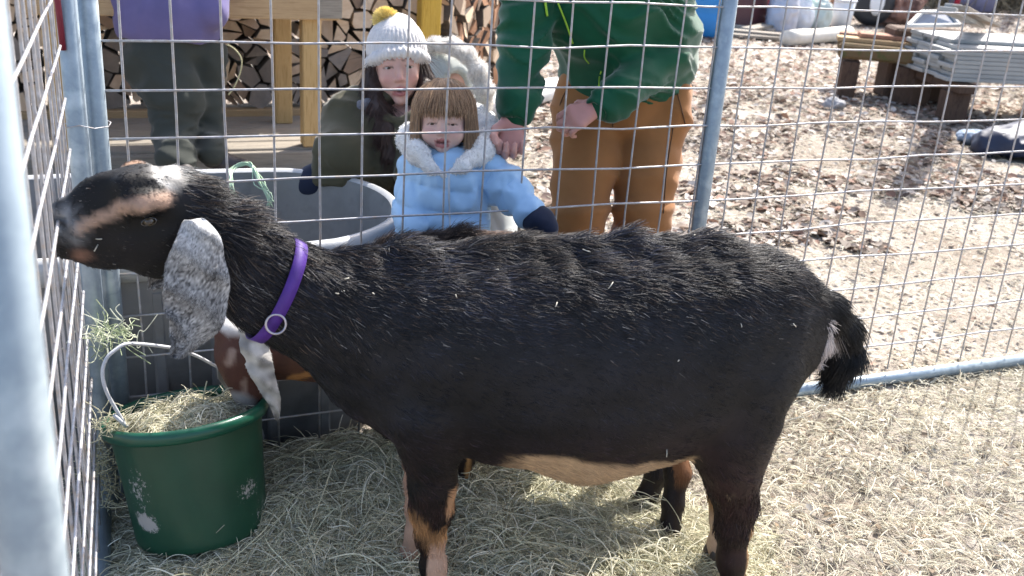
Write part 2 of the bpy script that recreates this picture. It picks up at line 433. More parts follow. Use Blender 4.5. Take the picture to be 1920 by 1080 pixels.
# fallen leaves beyond the fence
def leaves(n, xf, yf, smin_, smax_, cols):
    x = xf; y = yf; z = gz(x, y)
    L = rng.uniform(smin_, smax_, n); W = L * rng.uniform(.4, .75, n); th = rng.uniform(0, 6.283, n)
    tilt = rng.normal(size=n) * .24; roll = rng.normal(size=n) * .30; fold = rng.uniform(.05, .5, n)
    loc = np.array([[-.5, 0, 0], [-.15, .5, 0], [.25, .42, 0], [.5, 0, 0], [.2, -.4, 0], [-.2, -.5, 0]])
    P_ = np.repeat(loc[None], n, 0) * np.stack([L, W, L], 1)[:, None]
    P_[:, :, 2] += np.abs(loc[None, :, 1]) * (fold * W)[:, None] * 1.2
    ct, st = np.cos(tilt), np.sin(tilt); X = P_[:, :, 0] * ct[:, None] + P_[:, :, 2] * st[:, None]; Z = -P_[:, :, 0] * st[:, None] + P_[:, :, 2] * ct[:, None]
    cr, sr = np.cos(roll), np.sin(roll); Y = P_[:, :, 1] * cr[:, None] - Z * sr[:, None]; Z = P_[:, :, 1] * sr[:, None] + Z * cr[:, None]
    c, s = np.cos(th), np.sin(th)
    out = np.stack([x[:, None] + X * c[:, None] - Y * s[:, None], y[:, None] + X * s[:, None] + Y * c[:, None], z[:, None] + Z + .008 + (rng.random(n) * .012)[:, None]], -1)
    V = out.reshape(-1, 3); b = np.arange(n)[:, None] * 6
    F = np.concatenate([b + np.array([[0, 1, 2, 3]]), b + np.array([[0, 3, 4, 5]])])
    c = np.array(cols)[rng.integers(0, len(cols), n)] * rng.uniform(.6, 1.3, (n, 1)) * (1 + .38 * vnoise(np.stack([x, y, x * 0], 1), .9, 71) + .25 * vnoise(np.stack([x, y, x * 0], 1), 2.6, 72))[:, None]
    return V, F, np.repeat(c, 6, 0)
LC = [(.37, .305, .255), (.44, .38, .33), (.29, .23, .185), (.52, .465, .415), (.21, .155, .125), (.40, .34, .29), (.24, .145, .11), (.47, .415, .365), (.56, .52, .48), (.16, .115, .095), (.30, .205, .155)]
n = 52000
y = 1.1 + 12.8 * rng.random(n) ** 1.3; x = .6 + (y * 1.5 + 2.4) * rng.random(n)
k = vnoise(np.stack([x, y, x * 0], 1), 1.1, 21) * .5 + vnoise(np.stack([x, y, x * 0], 1), 3.5, 22) * .4 + np.clip((y - 2.9) * .38, -.7, .25) > -.16 - .3 * rng.random(n)
x, y = x[k], y[k]
V, F, c = leaves(len(x), x, y, .026, .085, LC)
n2 = 11000; y2 = .1 + 3.2 * rng.random(n2); x2 = -.6 + 6.0 * rng.random(n2)
V2, F2, c2 = leaves(n2, x2, y2, .010, .034, [(.5, .46, .4), (.55, .5, .44), (.42, .36, .3), (.3, .24, .19), (.6, .56, .5), (.24, .17, .13)])
n3 = 1300; V3, F3, c3 = leaves(n3, rng.uniform(-4, -.3, n3), rng.uniform(-1, 9, n3), .03, .08, LC)
n4 = 2600; V4, F4, c4 = leaves(n4, rng.uniform(.2, 3.2, n4), rng.uniform(-1.2, 0.2, n4), .008, .026, [(.5, .46, .4), (.2, .15, .1), (.34, .27, .2), (.44, .38, .31)])
me = qmesh('leaf_litter', np.concatenate([V, V2, V3, V4]), np.concatenate([F, F2 + len(V), F3 + len(V) + len(V2), F4 + len(V) + len(V2) + len(V3)]), np.concatenate([c, c2, c3, c4]), smooth=False)
o = put('leaf_litter', me, M['litter']); tag(o, 'dry brown and pale fallen leaves covering the ground beyond the fence', 'fallen leaves', kind='stuff')

# ================================================================== FENCE PANELS
S_ = .1016; ZT = 1.165
def smoothpath_(p): return p
def wire(pts, r=.0027): return MB().tube(pts, r, 6)
def jig(a, b, n=7, amp=.0016):                   # a slightly bent wire
    a = np.array(a, float); b = np.array(b, float); o = rng.normal(size=(n, 3)) * amp
    return [a + (b - a) * i / (n - 1) + o[i] * (0 < i < n - 1) for i in range(n)]
back = thing('wire_fence_panel', 'welded wire fence panel in steel pipe frame running behind the goats', 'fence', (1.45, 0, 0))
zt = ZT + 6 * S_; x0, x1 = -.0565, 3.02; yR = .0
for i in range(0, 30):
    if i == 14 or True:
        x = i * S_; 
        if x < x1 - .03: wire(jig((x, .003, .055), (x, .003, zt))).build('wire', M['wire'], back)
for j in range(-5, 12):
    z = ZT - j * S_
    if z > .07: wire(jig((x0 + .015, -.0028, z), (x1 - .015, -.0028, z), 16, .0022)).build('wire', M['wire'], back)
for x, nm in ((x0, 'post'), (1.4485, 'post'), (x1, 'post')):
    MB().tube([(x, 0.0, .0), (x, 0.0, .6), (x, 0.0, zt + .02)], .0205, 20).build(nm, M['galv'], back)
MB().tube([(x0 + .018, 0, .022), (1.43, 0, .022)], .0195, 18).build('bottom_rail', M['galv'], back)
MB().tube([(1.467, 0, .022), (x1 - .018, 0, .022)], .0195, 18).build('bottom_rail', M['galv'], back)
MB().tube([(x0 + .018, 0, zt), (x1 - .018, 0, zt)], .0195, 18).build('top_rail', M['galv'], back)

side = thing('wire_fence_panel', 'welded wire fence panel edge-on at the left with a thick near post', 'fence', (-.105, -.85, 0))
a = A(-.113, -.085, 0); b = A(-.157, -1.60, 0)
dr = (b - a) / np.linalg.norm(b - a); nrm = A(-dr[1], dr[0], 0)
MB().tube([A(-.0945, -.048, 0), A(-.0945, -.048, .6), A(-.0945, -.048, zt + .02)], .0205, 22).build('post', M['galv'], side)
MB().tube([A(-.114, -1.622, 0), A(-.114, -1.622, .6), A(-.114, -1.622, zt + .2)], .0208, 32).build('near_post', M['galv'], side)
for z in (.2, .8, 1.5): MB().box((-.137, -1.612, z), (.034, .03, .03), bev=.003).build('clamp', M['galv'], side)
Lp = np.linalg.norm(b - a); k = 1
s = .02
while s < Lp - .02:
    q = a + dr * s - nrm * .0028; wire(jig(q + A(0, 0, .05), q + A(0, 0, zt), 6, .0012)).build('wire', M['wire'], side); s += S_
for j in range(-5, 12):
    z = ZT - j * S_ + .004
    if z > .07: wire(jig(a + dr * .015 + nrm * .0028 + A(0, 0, z), b - dr * .015 + nrm * .0028 + A(0, 0, z), 9, .0007)).build('wire', M['wire'], side)
for z in (.022, zt): MB().tube([a + dr * .018 + A(0, 0, z), b - dr * .018 + A(0, 0, z)], .0195, 18).build('bottom_rail' if z < 1 else 'top_rail', M['galv'], side)
tie = MB().tube([A(-.12, -.075, .902), A(-.09, -.073, .906), A(-.062, -.068, .898), A(-.035, -.028, .893), A(-.03, 0, .895), A(-.045, .024, .9), A(-.085, .0, .9), A(-.12, -.03, .9), A(-.121, -.072, .902)], .0011, 6).build('tie_wire', M['wire'])
MB().tube(smoothpath_([A(-.112, -.10, 1.32), A(-.110, -.085, 1.2), A(-.108, -.075, 1.12), A(-.107, -.07, 1.055)]), .006, 8).build('lead_strap', basic('dark_red_webbing', (.20, .012, .035), (.13, .008, .02), 30, .6, 0, .3, 300), None)
tag(bpy.data.objects['lead_strap'], 'dark red strap hanging between the side fence and the corner post', 'strap')
tag(tie, 'thin loose wire tied round the two corner posts', 'wire tie')

# ================================================================== STOCK TANK
M['tank'] = basic('grey_tank_plastic', (.145, .148, .152), (.175, .178, .182), 9, .5, 0, .25, 120, .001, c3=(.12, .122, .126), spec=.5)
tank = thing('stock_tank', 'big oval grey plastic stock tank behind the fence with hay string on its rim', 'stock tank', (.02, .385, 0))
def oval(hx_, r, z, n=72, cx=.02, cy=.385):
    out = []
    for k in range(n):
        t = 2 * math.pi * k / n; c, s = math.cos(t), math.sin(t)
        st = (hx_ - r)
        out.append(A(cx + r * c + (st if c > 0 else -st) * min(1, abs(c) * 3.5), cy + r * s, z))
    return out
H_ = .585
outer = [(.60, .285, .0), (.625, .31, .012), (.632, .318, .05), (.64, .325, .25), (.648, .332, .26), (.655, .338, .45), (.655, .338, .52)]
inner = [(.655, .337, H_ - .004), (.648, .330, H_ - .03), (.637, .32, .35), (.622, .306, .10), (.605, .29, .05), (.5, .19, .042), (.30, .02, .04)]
m = MB(); m.loft([oval(*q) for q in outer] , caps=(True, False)); m.loft([oval(*q) for q in inner], caps=(False, True)); m.build('tank_body', M['tank'], tank)
rm = [(.655, .338, .518), (.672, .355, .522), (.684, .367, .54), (.688, .371, .56), (.684, .367, .578), (.674, .357, H_ + .003), (.664, .346, H_ + .003), (.655, .337, H_ - .006)]
M['rim'] = basic('lit_rim_plastic', (.34, .35, .36), (.43, .44, .45), 12, .36, 0, .3, 90, .0015, spec=.6)  # paler than the tank body: light on the rim put into its colour
MB().loft([oval(*q) for q in rm]).build('rim', M['rim'], tank)
for k in range(7):
    x = -.35 + k * .13
    MB().box((x, .385 - .33, .27), (.03, .02, .44), bev=.008).build('rib', M['tank'], tank)
MB().tube([(.25, .045, .09), (.25, .02, .09)], .022, 14).tube([(.25, .022, .09), (.25, .008, .09)], .015, 8).build('drain_plug', M['rim'], tank)

# ================================================================== BUCKET
M['bucket'] = None
def bucketmat():
    m, nt, N, L, B = newmat('green_bucket_plastic'); tc = N.new('ShaderNodeTexCoord'); co = tc.outputs['Object']
    n = noise(N, L, 7, 5, .6, co); r = ramp(N, [(.3, (.006, .044, .023)), (.7, (.010, .064, .034))]); L.new(n.outputs[0], r.inputs[0])
    a = N.new('ShaderNodeAttribute'); a.attribute_name = 'Col'
    sc = noise(N, L, 120, 5, .8, co); th = N.new('ShaderNodeMath'); th.operation = 'MULTIPLY_ADD'; L.new(a.outputs['Fac'], th.inputs[0]); th.inputs[1].default_value = .62; L.new(sc.outputs[0], th.inputs[2])
    r2 = ramp(N, [(.90, (0, 0, 0)), (.96, (1, 1, 1))]); L.new(th.outputs[0], r2.inputs[0])
    mx = N.new('ShaderNodeMix'); mx.data_type = 'RGBA'; L.new(r2.outputs[0], mx.inputs[0]); L.new(r.outputs[0], mx.inputs[6]); mx.inputs[7].default_value = (.36, .34, .32, 1)
    L.new(mx.outputs[2], B.inputs['Base Color']); B.inputs['Roughness'].default_value = .36
    b = noise(N, L, 60, 3, .5, co); bump(N, L, B, b.outputs[0], .15, .001)
    return m
M['bucket'] = bucketmat()
M['brim'] = basic('green_rim_plastic', (.004, .060, .034), (.007, .082, .047), 9, .3, 0, .15, 90, .001)
bc = A(.074, -.198, .296); bn = A(-.072, .233, 1); bn /= np.linalg.norm(bn)
bu = np.cross(bn, [0, 1, 0]); bu /= np.linalg.norm(bu); bv = np.cross(bn, bu)
def bring(r, h, n=96): return [bc + r * (math.cos(2 * math.pi * k / n) * bu + math.sin(2 * math.pi * k / n) * bv) + bn * h for k in range(n)]
bucket = thing('muck_bucket', 'tilted dark green plastic bucket of hay with scuffed sides', 'bucket', bc - bn * .27)
prof = [(.06, -.270), (.132, -.271), (.138, -.266), (.1405, -.255), (.145, -.19), (.150, -.12), (.156, -.05), (.160, -.012), (.163, .0)]
inn = [(.158, .0), (.154, -.05), (.147, -.12), (.137, -.25), (.06, -.262)]
m = MB(); m.loft([bring(*q) for q in prof], caps=(True, False)); m.loft([bring(*q) for q in inn], caps=(False, True))
me = m.mesh('bucket_body', M['bucket'])
vv = np.array([v.co[:] for v in me.vertices]); cc = np.zeros((len(vv), 3))
me2 = None
# denser wall so that the worn patches have a shape of their own
hs = np.linspace(-.266, -.004, 60); rr_ = np.interp(hs, [-.266, -.255, -.19, -.12, -.05, -.012, .0], [.1385, .141, .1455, .1505, .1565, .1605, .163])
m = MB(); m.loft([bring(.13, -.271)] + [bring(r, h) for r, h in zip(rr_, hs)], caps=(True, False)); m.loft([bring(*q) for q in inn], caps=(False, True))
me = m.mesh('bucket_body', M['bucket']); vv = np.array([v.co[:] for v in me.vertices])
def blob(v, c, r): return np.exp(-(((v - c) / r) ** 2).sum(1))
c1 = P(278, 965, -.30); c2 = P(455, 900, -.30); c3 = P(262, 900, -.28); c4 = P(480, 940, -.28)
w = .98 * blob(vv, c1, A(.022, .10, .022)) + .58 * blob(vv, c2, A(.035, .10, .035)) + .55 * blob(vv, c3, A(.03, .10, .06)) + .5 * blob(vv, c4, A(.03, .10, .04)) + .20
setcol(me, np.stack([w] * 3, 1)); put('bucket_body', me, None, bucket)
brim = [(.162, -.012), (.168, -.017), (.174, -.014), (.1775, -.004), (.176, .007), (.170, .013), (.162, .012), (.157, .004), (.157, -.004), (.162, -.012)]
MB().loft([bring(*q) for q in brim]).build('rim', M['brim'], bucket)
M['whitewire'] = basic('white_coated_wire', (.55, .56, .58), (.42, .43, .45), 30, .4, 0, .1)
hp = [P(236, 800, -.27), P(222, 775, -.27), P(200, 735, -.27), P(192, 700, -.26), P(200, 672, -.25), P(218, 655, -.24), P(236, 645, -.23), P(262, 645, -.20), P(300, 649, -.17), P(335, 655, -.14), P(370, 668, -.11), P(400, 684, -.09), P(425, 697, -.07), P(455, 715, -.05)]
def smoothpath(pts, n=4):
    pts = [np.array(p) for p in pts]; out = []
    for i in range(len(pts) - 1):
        p0, p1, p2, p3 = pts[max(i - 1, 0)], pts[i], pts[i + 1], pts[min(i + 2, len(pts) - 1)]
        for k in range(n):
            t = k / n; out.append(.5 * ((2 * p1) + (-p0 + p2) * t + (2 * p0 - 5 * p1 + 4 * p2 - p3) * t * t + (-p0 + 3 * p1 - 3 * p2 + p3) * t ** 3))
    return out + [pts[-1]]
MB().tube(smoothpath(hp), .0038, 10).build('bail_handle', M['whitewire'], bucket)
MB().tube([P(238, 800, -.275), P(226, 790, -.275), P(214, 778, -.275)], .004, 8).build('handle_hook', M['whitewire'], bucket)
# hay heaped in the bucket
def hz(x, y):
    rx = x - bc[0]; ry = y - bc[1]; zp = bc[2] - (rx * bn[0] + ry * bn[1]) / bn[2]
    rr = np.sqrt(rx ** 2 + ry ** 2) / .155
    return zp - .035 + .035 * np.clip(1 - rr ** 2, -1, 1) + .012 * vnoise(np.stack([x, y, x * 0], 1), 22, 4)
t = np.linspace(0, 2 * np.pi, 49)[:-1]; rs = np.linspace(0.01, .148, 14)
V = np.array([[bc[0] + r * math.cos(a_), bc[1] + r * math.sin(a_), 0] for r in rs for a_ in t]); V[:, 2] = hz(V[:, 0], V[:, 1])
F = np.array([(i * 48 + k, i * 48 + (k + 1) % 48, (i + 1) * 48 + (k + 1) % 48, (i + 1) * 48 + k) for i in range(13) for k in range(48)])
hb = put('heaped_hay', qmesh('heaped_hay', V, F), M['haymat']); tag(hb, 'matted hay heaped inside the green bucket', 'hay', kind='stuff')
n = 4200; aa = rng.uniform(0, 6.283, n); r_ = .138 * np.sqrt(rng.random(n))
q = hay_strands(n, 0, 0, 0, 0, hz, .025, .07, .0009, HAYC + STRAWC[:3], box=(0, 1, 0, 1), up=.3)
pts = q[0]; sh = np.stack([bc[0] + r_ * np.cos(aa), bc[1] + r_ * np.sin(aa)], 1) - pts[:, 2, :2]
zz = pts[:, :, 2] - hz(pts[:, :, 0].ravel(), pts[:, :, 1].ravel()).reshape(n, -1)
pts[:, :, :2] += sh[:, None]; pts[:, :, 2] = zz + hz(pts[:, :, 0].ravel(), pts[:, :, 1].ravel()).reshape(n, -1)
d = np.sqrt((pts[:, :, 0] - bc[0]) ** 2 + (pts[:, :, 1] - bc[1]) ** 2).max(1); k = d < .158
o = strands('hay_in_bucket', pts[k], q[1][k], q[2][k], M['hay']); tag(o, 'loose hay strands sticking up in the green bucket', 'hay', kind='stuff')
stalks = [((380, 760), (388, 715)), ((262, 790), (278, 740)), ((300, 775), (322, 742)), ((330, 770), (360, 745)), ((420, 770), (405, 735)), ((245, 800), (228, 785))]
st = MB()
for (p, q_) in stalks: st.tube([P(*p, -.2), (P(*p, -.2) + P(*q_, -.2)) / 2 + rng.normal(size=3) * .003, P(*q_, -.2)], .0016, 5)
o = st.build('hay_stalks', basic('pale_stalk', (.42, .38, .24), (.5, .46, .3), 40, .8, 0, 0)); tag(o, 'few stout pale stalks standing out of the hay in the bucket', 'hay', kind='stuff')
# wisps of hay caught on the corner
def wisps(name, label, centre, n, spread, L, cols, r=.0009, ctrl=None, cat='hay'):
    K = 7; base = centre + rng.normal(size=(n, 3)) * spread
    d = rng.normal(size=(n, 3)); d /= np.linalg.norm(d, axis=1)[:, None]
    d2 = rng.normal(size=(n, 3)) * .9
    s = np.linspace(-.5, .5, K)[None, :, None]
    pts = base[:, None] + L * (d[:, None] * s + d2[:, None] * (s ** 2) * 1.2 + .12 * np.sin(s * 14 + rng.uniform(0, 6, (n, 1, 1))) * d2[:, None, ::-1])
    c = np.array(cols)[rng.integers(0, len(cols), n)] * rng.uniform(.8, 1.2, (n, 1))
    o = strands(name, pts, np.full(n, r), c, M['hay']); tag(o, label, cat, kind='stuff'); return o
wisps('hay_wisp', 'tangle of greenish hay caught on the corner posts above the bucket', P(212, 622, -.12), 34, A(.022, .02, .013), .07, [(.42, .47, .30), (.55, .58, .42), (.6, .62, .5), (.30, .36, .22)])
wisps('hay_wisp', 'fine hay caught low on the side fence left of the bucket', P(190, 890, -.13), 60, A(.02, .03, .05), .09, [(.42, .40, .27), (.5, .47, .33), (.34, .31, .2)])
wisps('hay_wisp', 'stray hay hanging at the bucket rim beside the handle end', P(205, 790, -.26), 22, A(.02, .015, .008), .06, [(.5, .47, .33), (.58, .55, .4)])
# green and white baling string hung over the tank rim
M['twine'] = basic('pale_green_twine', (.38, .55, .36), (.5, .62, .48), 60, .8, 0, 0)
tw = thing('baling_string', 'loop of pale green baling string hung over the grey tank rim', 'string', P(455, 330, .66))
for k in range(9):
    e = rng.normal(size=8) * 5
    w1 = [P(436 + e[0], 372 + 22 * (k % 2) + e[1], .60), P(432 + e[2] * .6, 340, .63), P(436 + e[3] * .6, 316 + abs(e[4]) * .5, .69), P(455 + e[5] * .7, 304 + abs(e[4]) * .7, .70), P(472 + e[2] * .6, 312 + e[6] * .3, .69), P(488 + e[6], 340 + e[3], .64), P(500 + e[5] * .8, 362 + e[7] * .3, .62), P(508 + e[1] * .8, 380 + e[0], .61)]
    MB().tube(smoothpath(w1, 3), .0017, 5).build('strand', M['twine'], tw)
# ================================================================== GOATS
M['hoof'] = basic('hoof_horn', (.05, .04, .035), (.10, .08, .06), 30, .5, 0, .3, 80)
M['eye'] = basic('goat_eye', (.06, .042, .022), (.04, .03, .015), 60, .08, 0, 0, spec=.8)
M['pupil'] = basic('goat_pupil', (.004, .004, .005), None, 8, .1, 0, 0, spec=.8)
M['collar'] = basic('purple_webbing', (.070, .016, .24), (.05, .012, .17), 30, .6, 0, .5, 500, .001)
M['steel'] = basic('buckle_steel', (.5, .48, .52), (.4, .38, .42), 20, .3, .8, 0)
def pr(rp, w): return rp * dep(w) / FPX
def chain(spec, Yf):                            # spec: (x, y, radius px)
    out = []
    for s_ in spec:
        Y = s_[3] if len(s_) > 3 else None
        w = P(s_[0], s_[1], -.6)
        for _ in range(3): w = P(s_[0], s_[1], Yf(w[0]) if Y is None else Y)
        out.append((w, pr(s_[2], w)))
    return out
Yb = lambda x: -.515 - .165 * x
def blend3(base, items, p):
    c = np.tile(np.array(base, float), (len(p), 1))
    for w, col in items:
        w = np.clip(w, 0, 1)[:, None]; c = c * (1 - w) + np.array(col) * w
    return c
def seg(p, a, b, r, soft=.012, sy=1.0):        # 1 within r of the segment
    a = np.array(a, float).copy(); b = np.array(b, float).copy(); q = p.copy()
    if sy == 0: q[:, 1] = 0; a[1] = 0; b[1] = 0
    ab = b - a; t = np.clip(((q - a) @ ab) / (ab @ ab + 1e-9), 0, 1); d = np.linalg.norm(q - a - t[:, None] * ab, axis=1)
    d = d + .006 * vnoise(p, 60, 31)
    return np.clip((r - d) / soft + .5, 0, 1)

# ---- the big black doe
tor = SDF(.05)
SY = 1.0 / .80
def twarp(p):
    q = p.copy(); q[:, 1] = (p[:, 1] - Yb(p[:, 0])) * SY; return q
tor.warp = twarp
def T0(lst): return [(A(w[0], 0, w[2]), r) for w, r in lst]
tc_ = T0(chain([(676, 604, 110), (728, 628, 140), (800, 645, 178), (950, 668, 201), (1110, 670, 206), (1240, 656, 194), (1340, 626, 166), (1425, 614, 124), (1478, 610, 66)], Yb))
tor.path(tc_, .05)
bl = T0(chain([(960, 764, 90), (1100, 778, 121), (1215, 766, 112)], Yb)); tor.path(bl, .06)
sp = T0(chain([(640, 492, 12), (760, 476, 10), (980, 470, 10), (1180, 458, 10), (1330, 464, 12), (1440, 505, 13), (1525, 562, 13)], Yb)); tor.path(sp, .05)
goat = SDF(.035); goat.add(tor)
nk = chain([(350, 418, 70), (425, 468, 76), (500, 532, 84), (575, 568, 92), (668, 606, 110)], lambda x: -.56 + .0 * x)
nw = SDF(.04); nw.warp = lambda p: np.stack([p[:, 0], (p[:, 1] + .56 + .10 * np.clip(p[:, 0] - .1, 0, 1)) * 1.32, p[:, 2]], 1)
nw.path(T0(nk), .04); nw.path(T0(chain([(662, 598, 86), (712, 680, 68), (750, 745, 58)], lambda x: -.56)), .05)
goat.add(nw, .05)
hd = SDF(.018); HY = -.555
hwarp = lambda p: np.stack([p[:, 0], (p[:, 1] - HY) * 1.42, p[:, 2]], 1)
hd.warp = hwarp
def HP(x, y, y0=0): w = P(x, y, HY); return A(w[0], y0, w[2])
hr = lambda r: pr(r, P(230, 400, HY))
hd.path([(HP(140, 404), hr(33)), (HP(180, 390), hr(47)), (HP(240, 382), hr(61)), (HP(305, 386), hr(74)), (HP(345, 400), hr(76))], .03)
hd.path([(HP(118, 402), hr(16)), (HP(136, 432), hr(30)), (HP(215, 445), hr(50)), (HP(300, 450), hr(66)), (HP(335, 455), hr(60))], .03)
hd.path([(HP(124, 470), hr(14)), (HP(165, 470), hr(20)), (HP(230, 472), hr(28))], .02)
goat.add(hd, .03)
for sd_ in (-1, 1):                              # brows, cheeks, nostrils, mouth line
    b0 = HP(268, 362); y_ = HY + sd_ * .052
    goat.ell((b0[0], y_, b0[2]), (.036, .020, .020), k=.02)
    b0 = HP(262, 328); goat.ell((b0[0] + .0, HY + sd_ * .036, b0[2]), (.034, .016, .014), k=.02)
    e0 = HP(274, 393); goat.cutell((e0[0], HY + sd_ * .074, e0[2]), (.016, .012, .012), k=.008)
    n0 = HP(118, 408); goat.cutell((n0[0] - .004, HY + sd_ * .019, n0[2]), (.010, .008, .006), k=.005)
    m0, m1, m2 = HP(112, 455), HP(150, 451), HP(188, 436)
    goat.cut((m0[0], HY + sd_ * .018, m0[2]), (m1[0], HY + sd_ * .028, m1[2]), .0025, .0028, k=.005)
    goat.cut((m1[0], HY + sd_ * .028, m1[2]), (m2[0], HY + sd_ * .040, m2[2]), .0028, .001, k=.005)
legs = []
def leg(spec, Y0, Y1, k=.03):
    out = []
    for i, (x, y, r) in enumerate(spec):
        t = i / (len(spec) - 1); Y = Y0 + (Y1 - Y0) * t; w = P(x, y, Y); out.append((w, pr(r, w)))
    goat.path(out, k); legs.append(out); return out
# near foreleg, far foreleg, near hind leg, far hind leg
fn = leg([(790, 765, 84), (806, 840, 50), (812, 905, 40), (810, 958, 35), (807, 1000, 24), (812, 1060, 19), (818, 1118, 19)], -.665, -.66)
w = P(818, 1134, -.66); w[2] = .03; hoofs = [(w, .024)]; goat.path([(fn[-1][0], .019), (A(w[0] - .01, w[1], .045), .024)], .015)
ff = leg([(805, 790, 64), (795, 850, 36), (790, 905, 26), (786, 950, 22), (779, 1000, 16), (772, 1032, 18)], -.50, -.49)
w2 = P(766, 1058, -.49); goat.path([(ff[-1][0], .021), (A(w2[0] - .004, w2[1], .035), .026)], .015); hoofs.append((A(w2[0] - .01, w2[1], .02), .024))
hn = leg([(1392, 700, 102), (1370, 800, 82), (1370, 855, 64), (1374, 905, 43), (1380, 948, 33), (1374, 990, 27), (1372, 1050, 24), (1376, 1110, 22)], -.75, -.79)
goat.path([(P(1398, 915, -.795), pr(14, hn[4][0])), (P(1396, 948, -.795), pr(19, hn[4][0]))], .02)
w = P(1378, 1135, -.79); goat.path([(hn[-1][0], .024), (A(w[0] - .01, w[1], .045), .027)], .015); hoofs.append((A(w[0] - .015, w[1], .03), .026))
hf = leg([(1380, 720, 90), (1370, 820, 60), (1368, 880, 42), (1366, 925, 32), (1360, 970, 24), (1352, 1020, 20), (1352, 1050, 20)], -.66, -.66)
w = P(1350, 1075, -.66); goat.path([(hf[-1][0], .022), (A(w[0] - .008, w[1], .045), .026)], .015); hoofs.append((A(w[0] - .012, w[1], .03), .026))
goat.disp = lambda p, d: .0035 * vnoise(p, 13, 51) + .0015 * vnoise(p, 34, 52) + np.clip(p[:, 2] - .62, 0, .2) * .035 * vnoise(p, 30, 53)
V1, F1 = surf(goat, (-.2, -1.05, -.0), (1.55, -.25, 1.05), .0085)
BLK = (.0045, .0045, .0062)
TAN = (.52, .27, .115); BRN = (.020, .0070, .0048)
E_ = {k: HP(*v) for k, v in dict(s0=(150, 418), s1=(196, 392), s2=(245, 358), s3=(305, 354), t0=(312, 318), m0=(118, 395), m1=(135, 425), c0=(150, 468), ft=(262, 300)).items()}
EDGE = lambda x: np.interp(x, [.5, .7, .8, .9, 1.0, 1.1, 1.2], [.43, .415, .392, .38, .37, .365, .37])
BX = 1.075
def gcol(p):
    z = p[:, 2]; x = p[:, 0]
    hidx = np.clip((x - .95) / .5, 0, 1)
    low = np.clip((.52 - z) / .22, 0, 1) * .85
    items = [(low, BRN), (np.clip((x - 1.28) / .12, 0, 1) * np.clip((.62 - z) / .12, 0, 1) * .75, (.022, .009, .006))]
    # pale belly
    Yc = Yb(x); u = np.abs(p[:, 1] - Yc)
    edge = EDGE(x)
    legd = np.minimum.reduce([np.minimum.reduce([SDF._rc(p, a_[0], b_[0], a_[1] + .012, b_[1] + .012, None) for a_, b_ in zip(L_[1:-1], L_[2:])]) for L_ in legs])
    bel = (legd > 0) * np.clip((edge - z + .008 * vnoise(p, 40, 3)) / .016 + .5, 0, 1) * np.clip((x - .60) / .05, 0, 1) * np.clip((BX - x + .5 * (z - .3)) / .03, 0, 1) * (z > .17)
    items.append((bel, (.50, .34, .20))); items.append((bel * np.clip((.33 - z) / .06, 0, 1) * .8, (.62, .50, .36)))
    # head markings
    st = np.maximum.reduce([seg(p, E_['s0'], E_['s1'], .0085, .007, 0), seg(p, E_['s1'], E_['s2'], .0095, .008, 0), seg(p, E_['s2'], E_['s3'], .0125, .009, 0)]) * (np.abs(p[:, 1] - HY) > .024) * (x < .075)
    items.append((st * .92, (.42, .28, .205)))
    items.append((seg(p, E_['t0'], E_['t0'] + A(.0, 0, .01), .022, .016, 0) * (np.abs(p[:, 1] - HY) < .045) * (.6 + .6 * vnoise(p, 90, 3)), (.62, .60, .57)))
    items.append((seg(p, E_['ft'] + A(-.02, 0, 0), E_['ft'] + A(.015, 0, .01), .012, .01, 0) * (p[:, 1] > HY + .005), (.36, .22, .14)))
    items.append((seg(p, E_['m0'], E_['m1'], .022, .03, 0) * (.45 + .5 * vnoise(p, 120, 4)), (.28, .29, .31)))
    items.append((seg(p, E_['c0'], E_['c0'] + A(.01, 0, 0), .010, .012, 0) * .8, (.23, .12, .08)))
    # eye surround a little greyer
    # leg markings (lengthwise tan bands on the inner and front faces, pale knees)
    kn, fe = fn[3][0], fn[2][0]
    near = (p[:, 1] < -.585)
    items.append((seg(p, fn[3][0] + A(-.014, 0, -.002), fn[3][0] + A(.012, 0, -.05), .034, .016) * near, TAN))
    items.append((np.clip((fn[4][0][2] + .0 - z) / .02, 0, 1) * (np.abs(x - fn[4][0][0] - .012) < .022) * near * (x < .75) * (z > .03), (.58, .36, .25)))
    items.append((seg(p, P(856, 838, -.66), P(834, 930, -.66), .013, .009, 0) * (z < .34) * (x < .75) * (p[:, 1] < -.52), (.52, .28, .14)))
    items.append(((p[:, 1] > -.58) * (x < .68) * np.clip((.30 - z) / .05, 0, 1) * (x > .4), (.50, .31, .22)))
    items.append((seg(p, P(1408, 985, -.79), P(1398, 1090, -.79), .017, .008, 0) * (z < .2) * (x > .98), (.55, .32, .15)))
    items.append((seg(p, P(1408, 905, -.79), P(1416, 935, -.79), .010, .006, 0) * (z < .22) * (x > .98), (.6, .45, .35)))
    items.append(((p[:, 1] > -.715) * (x > .98) * np.clip((.16 - z) / .04, 0, 1), (.55, .38, .27)))
    c = blend3(BLK, items, p); dk = (c.sum(1) < .06)
    q = p * A(1, 1, 1.5); mot = .55 * vnoise(q, 6, 171) + .5 * vnoise(p * A(.7, 1, 1.4), 22, 172) + .4 * vnoise(p * A(.5, 1, 1.2), 70, 173)
    return np.where(dk[:, None], np.clip(c * (1 + 1.1 * mot[:, None]), .002, 1) + A(.001, .0015, .003) * np.clip(mot, 0, 1)[:, None], c)
doe = thing('goat', 'large black goat with speckled grey ears and purple collar standing across the pen', 'goat', (.85, -.66, 0))
put('body', qmesh('body', V1, F1, gcol(V1)), M['skinfur'], doe)
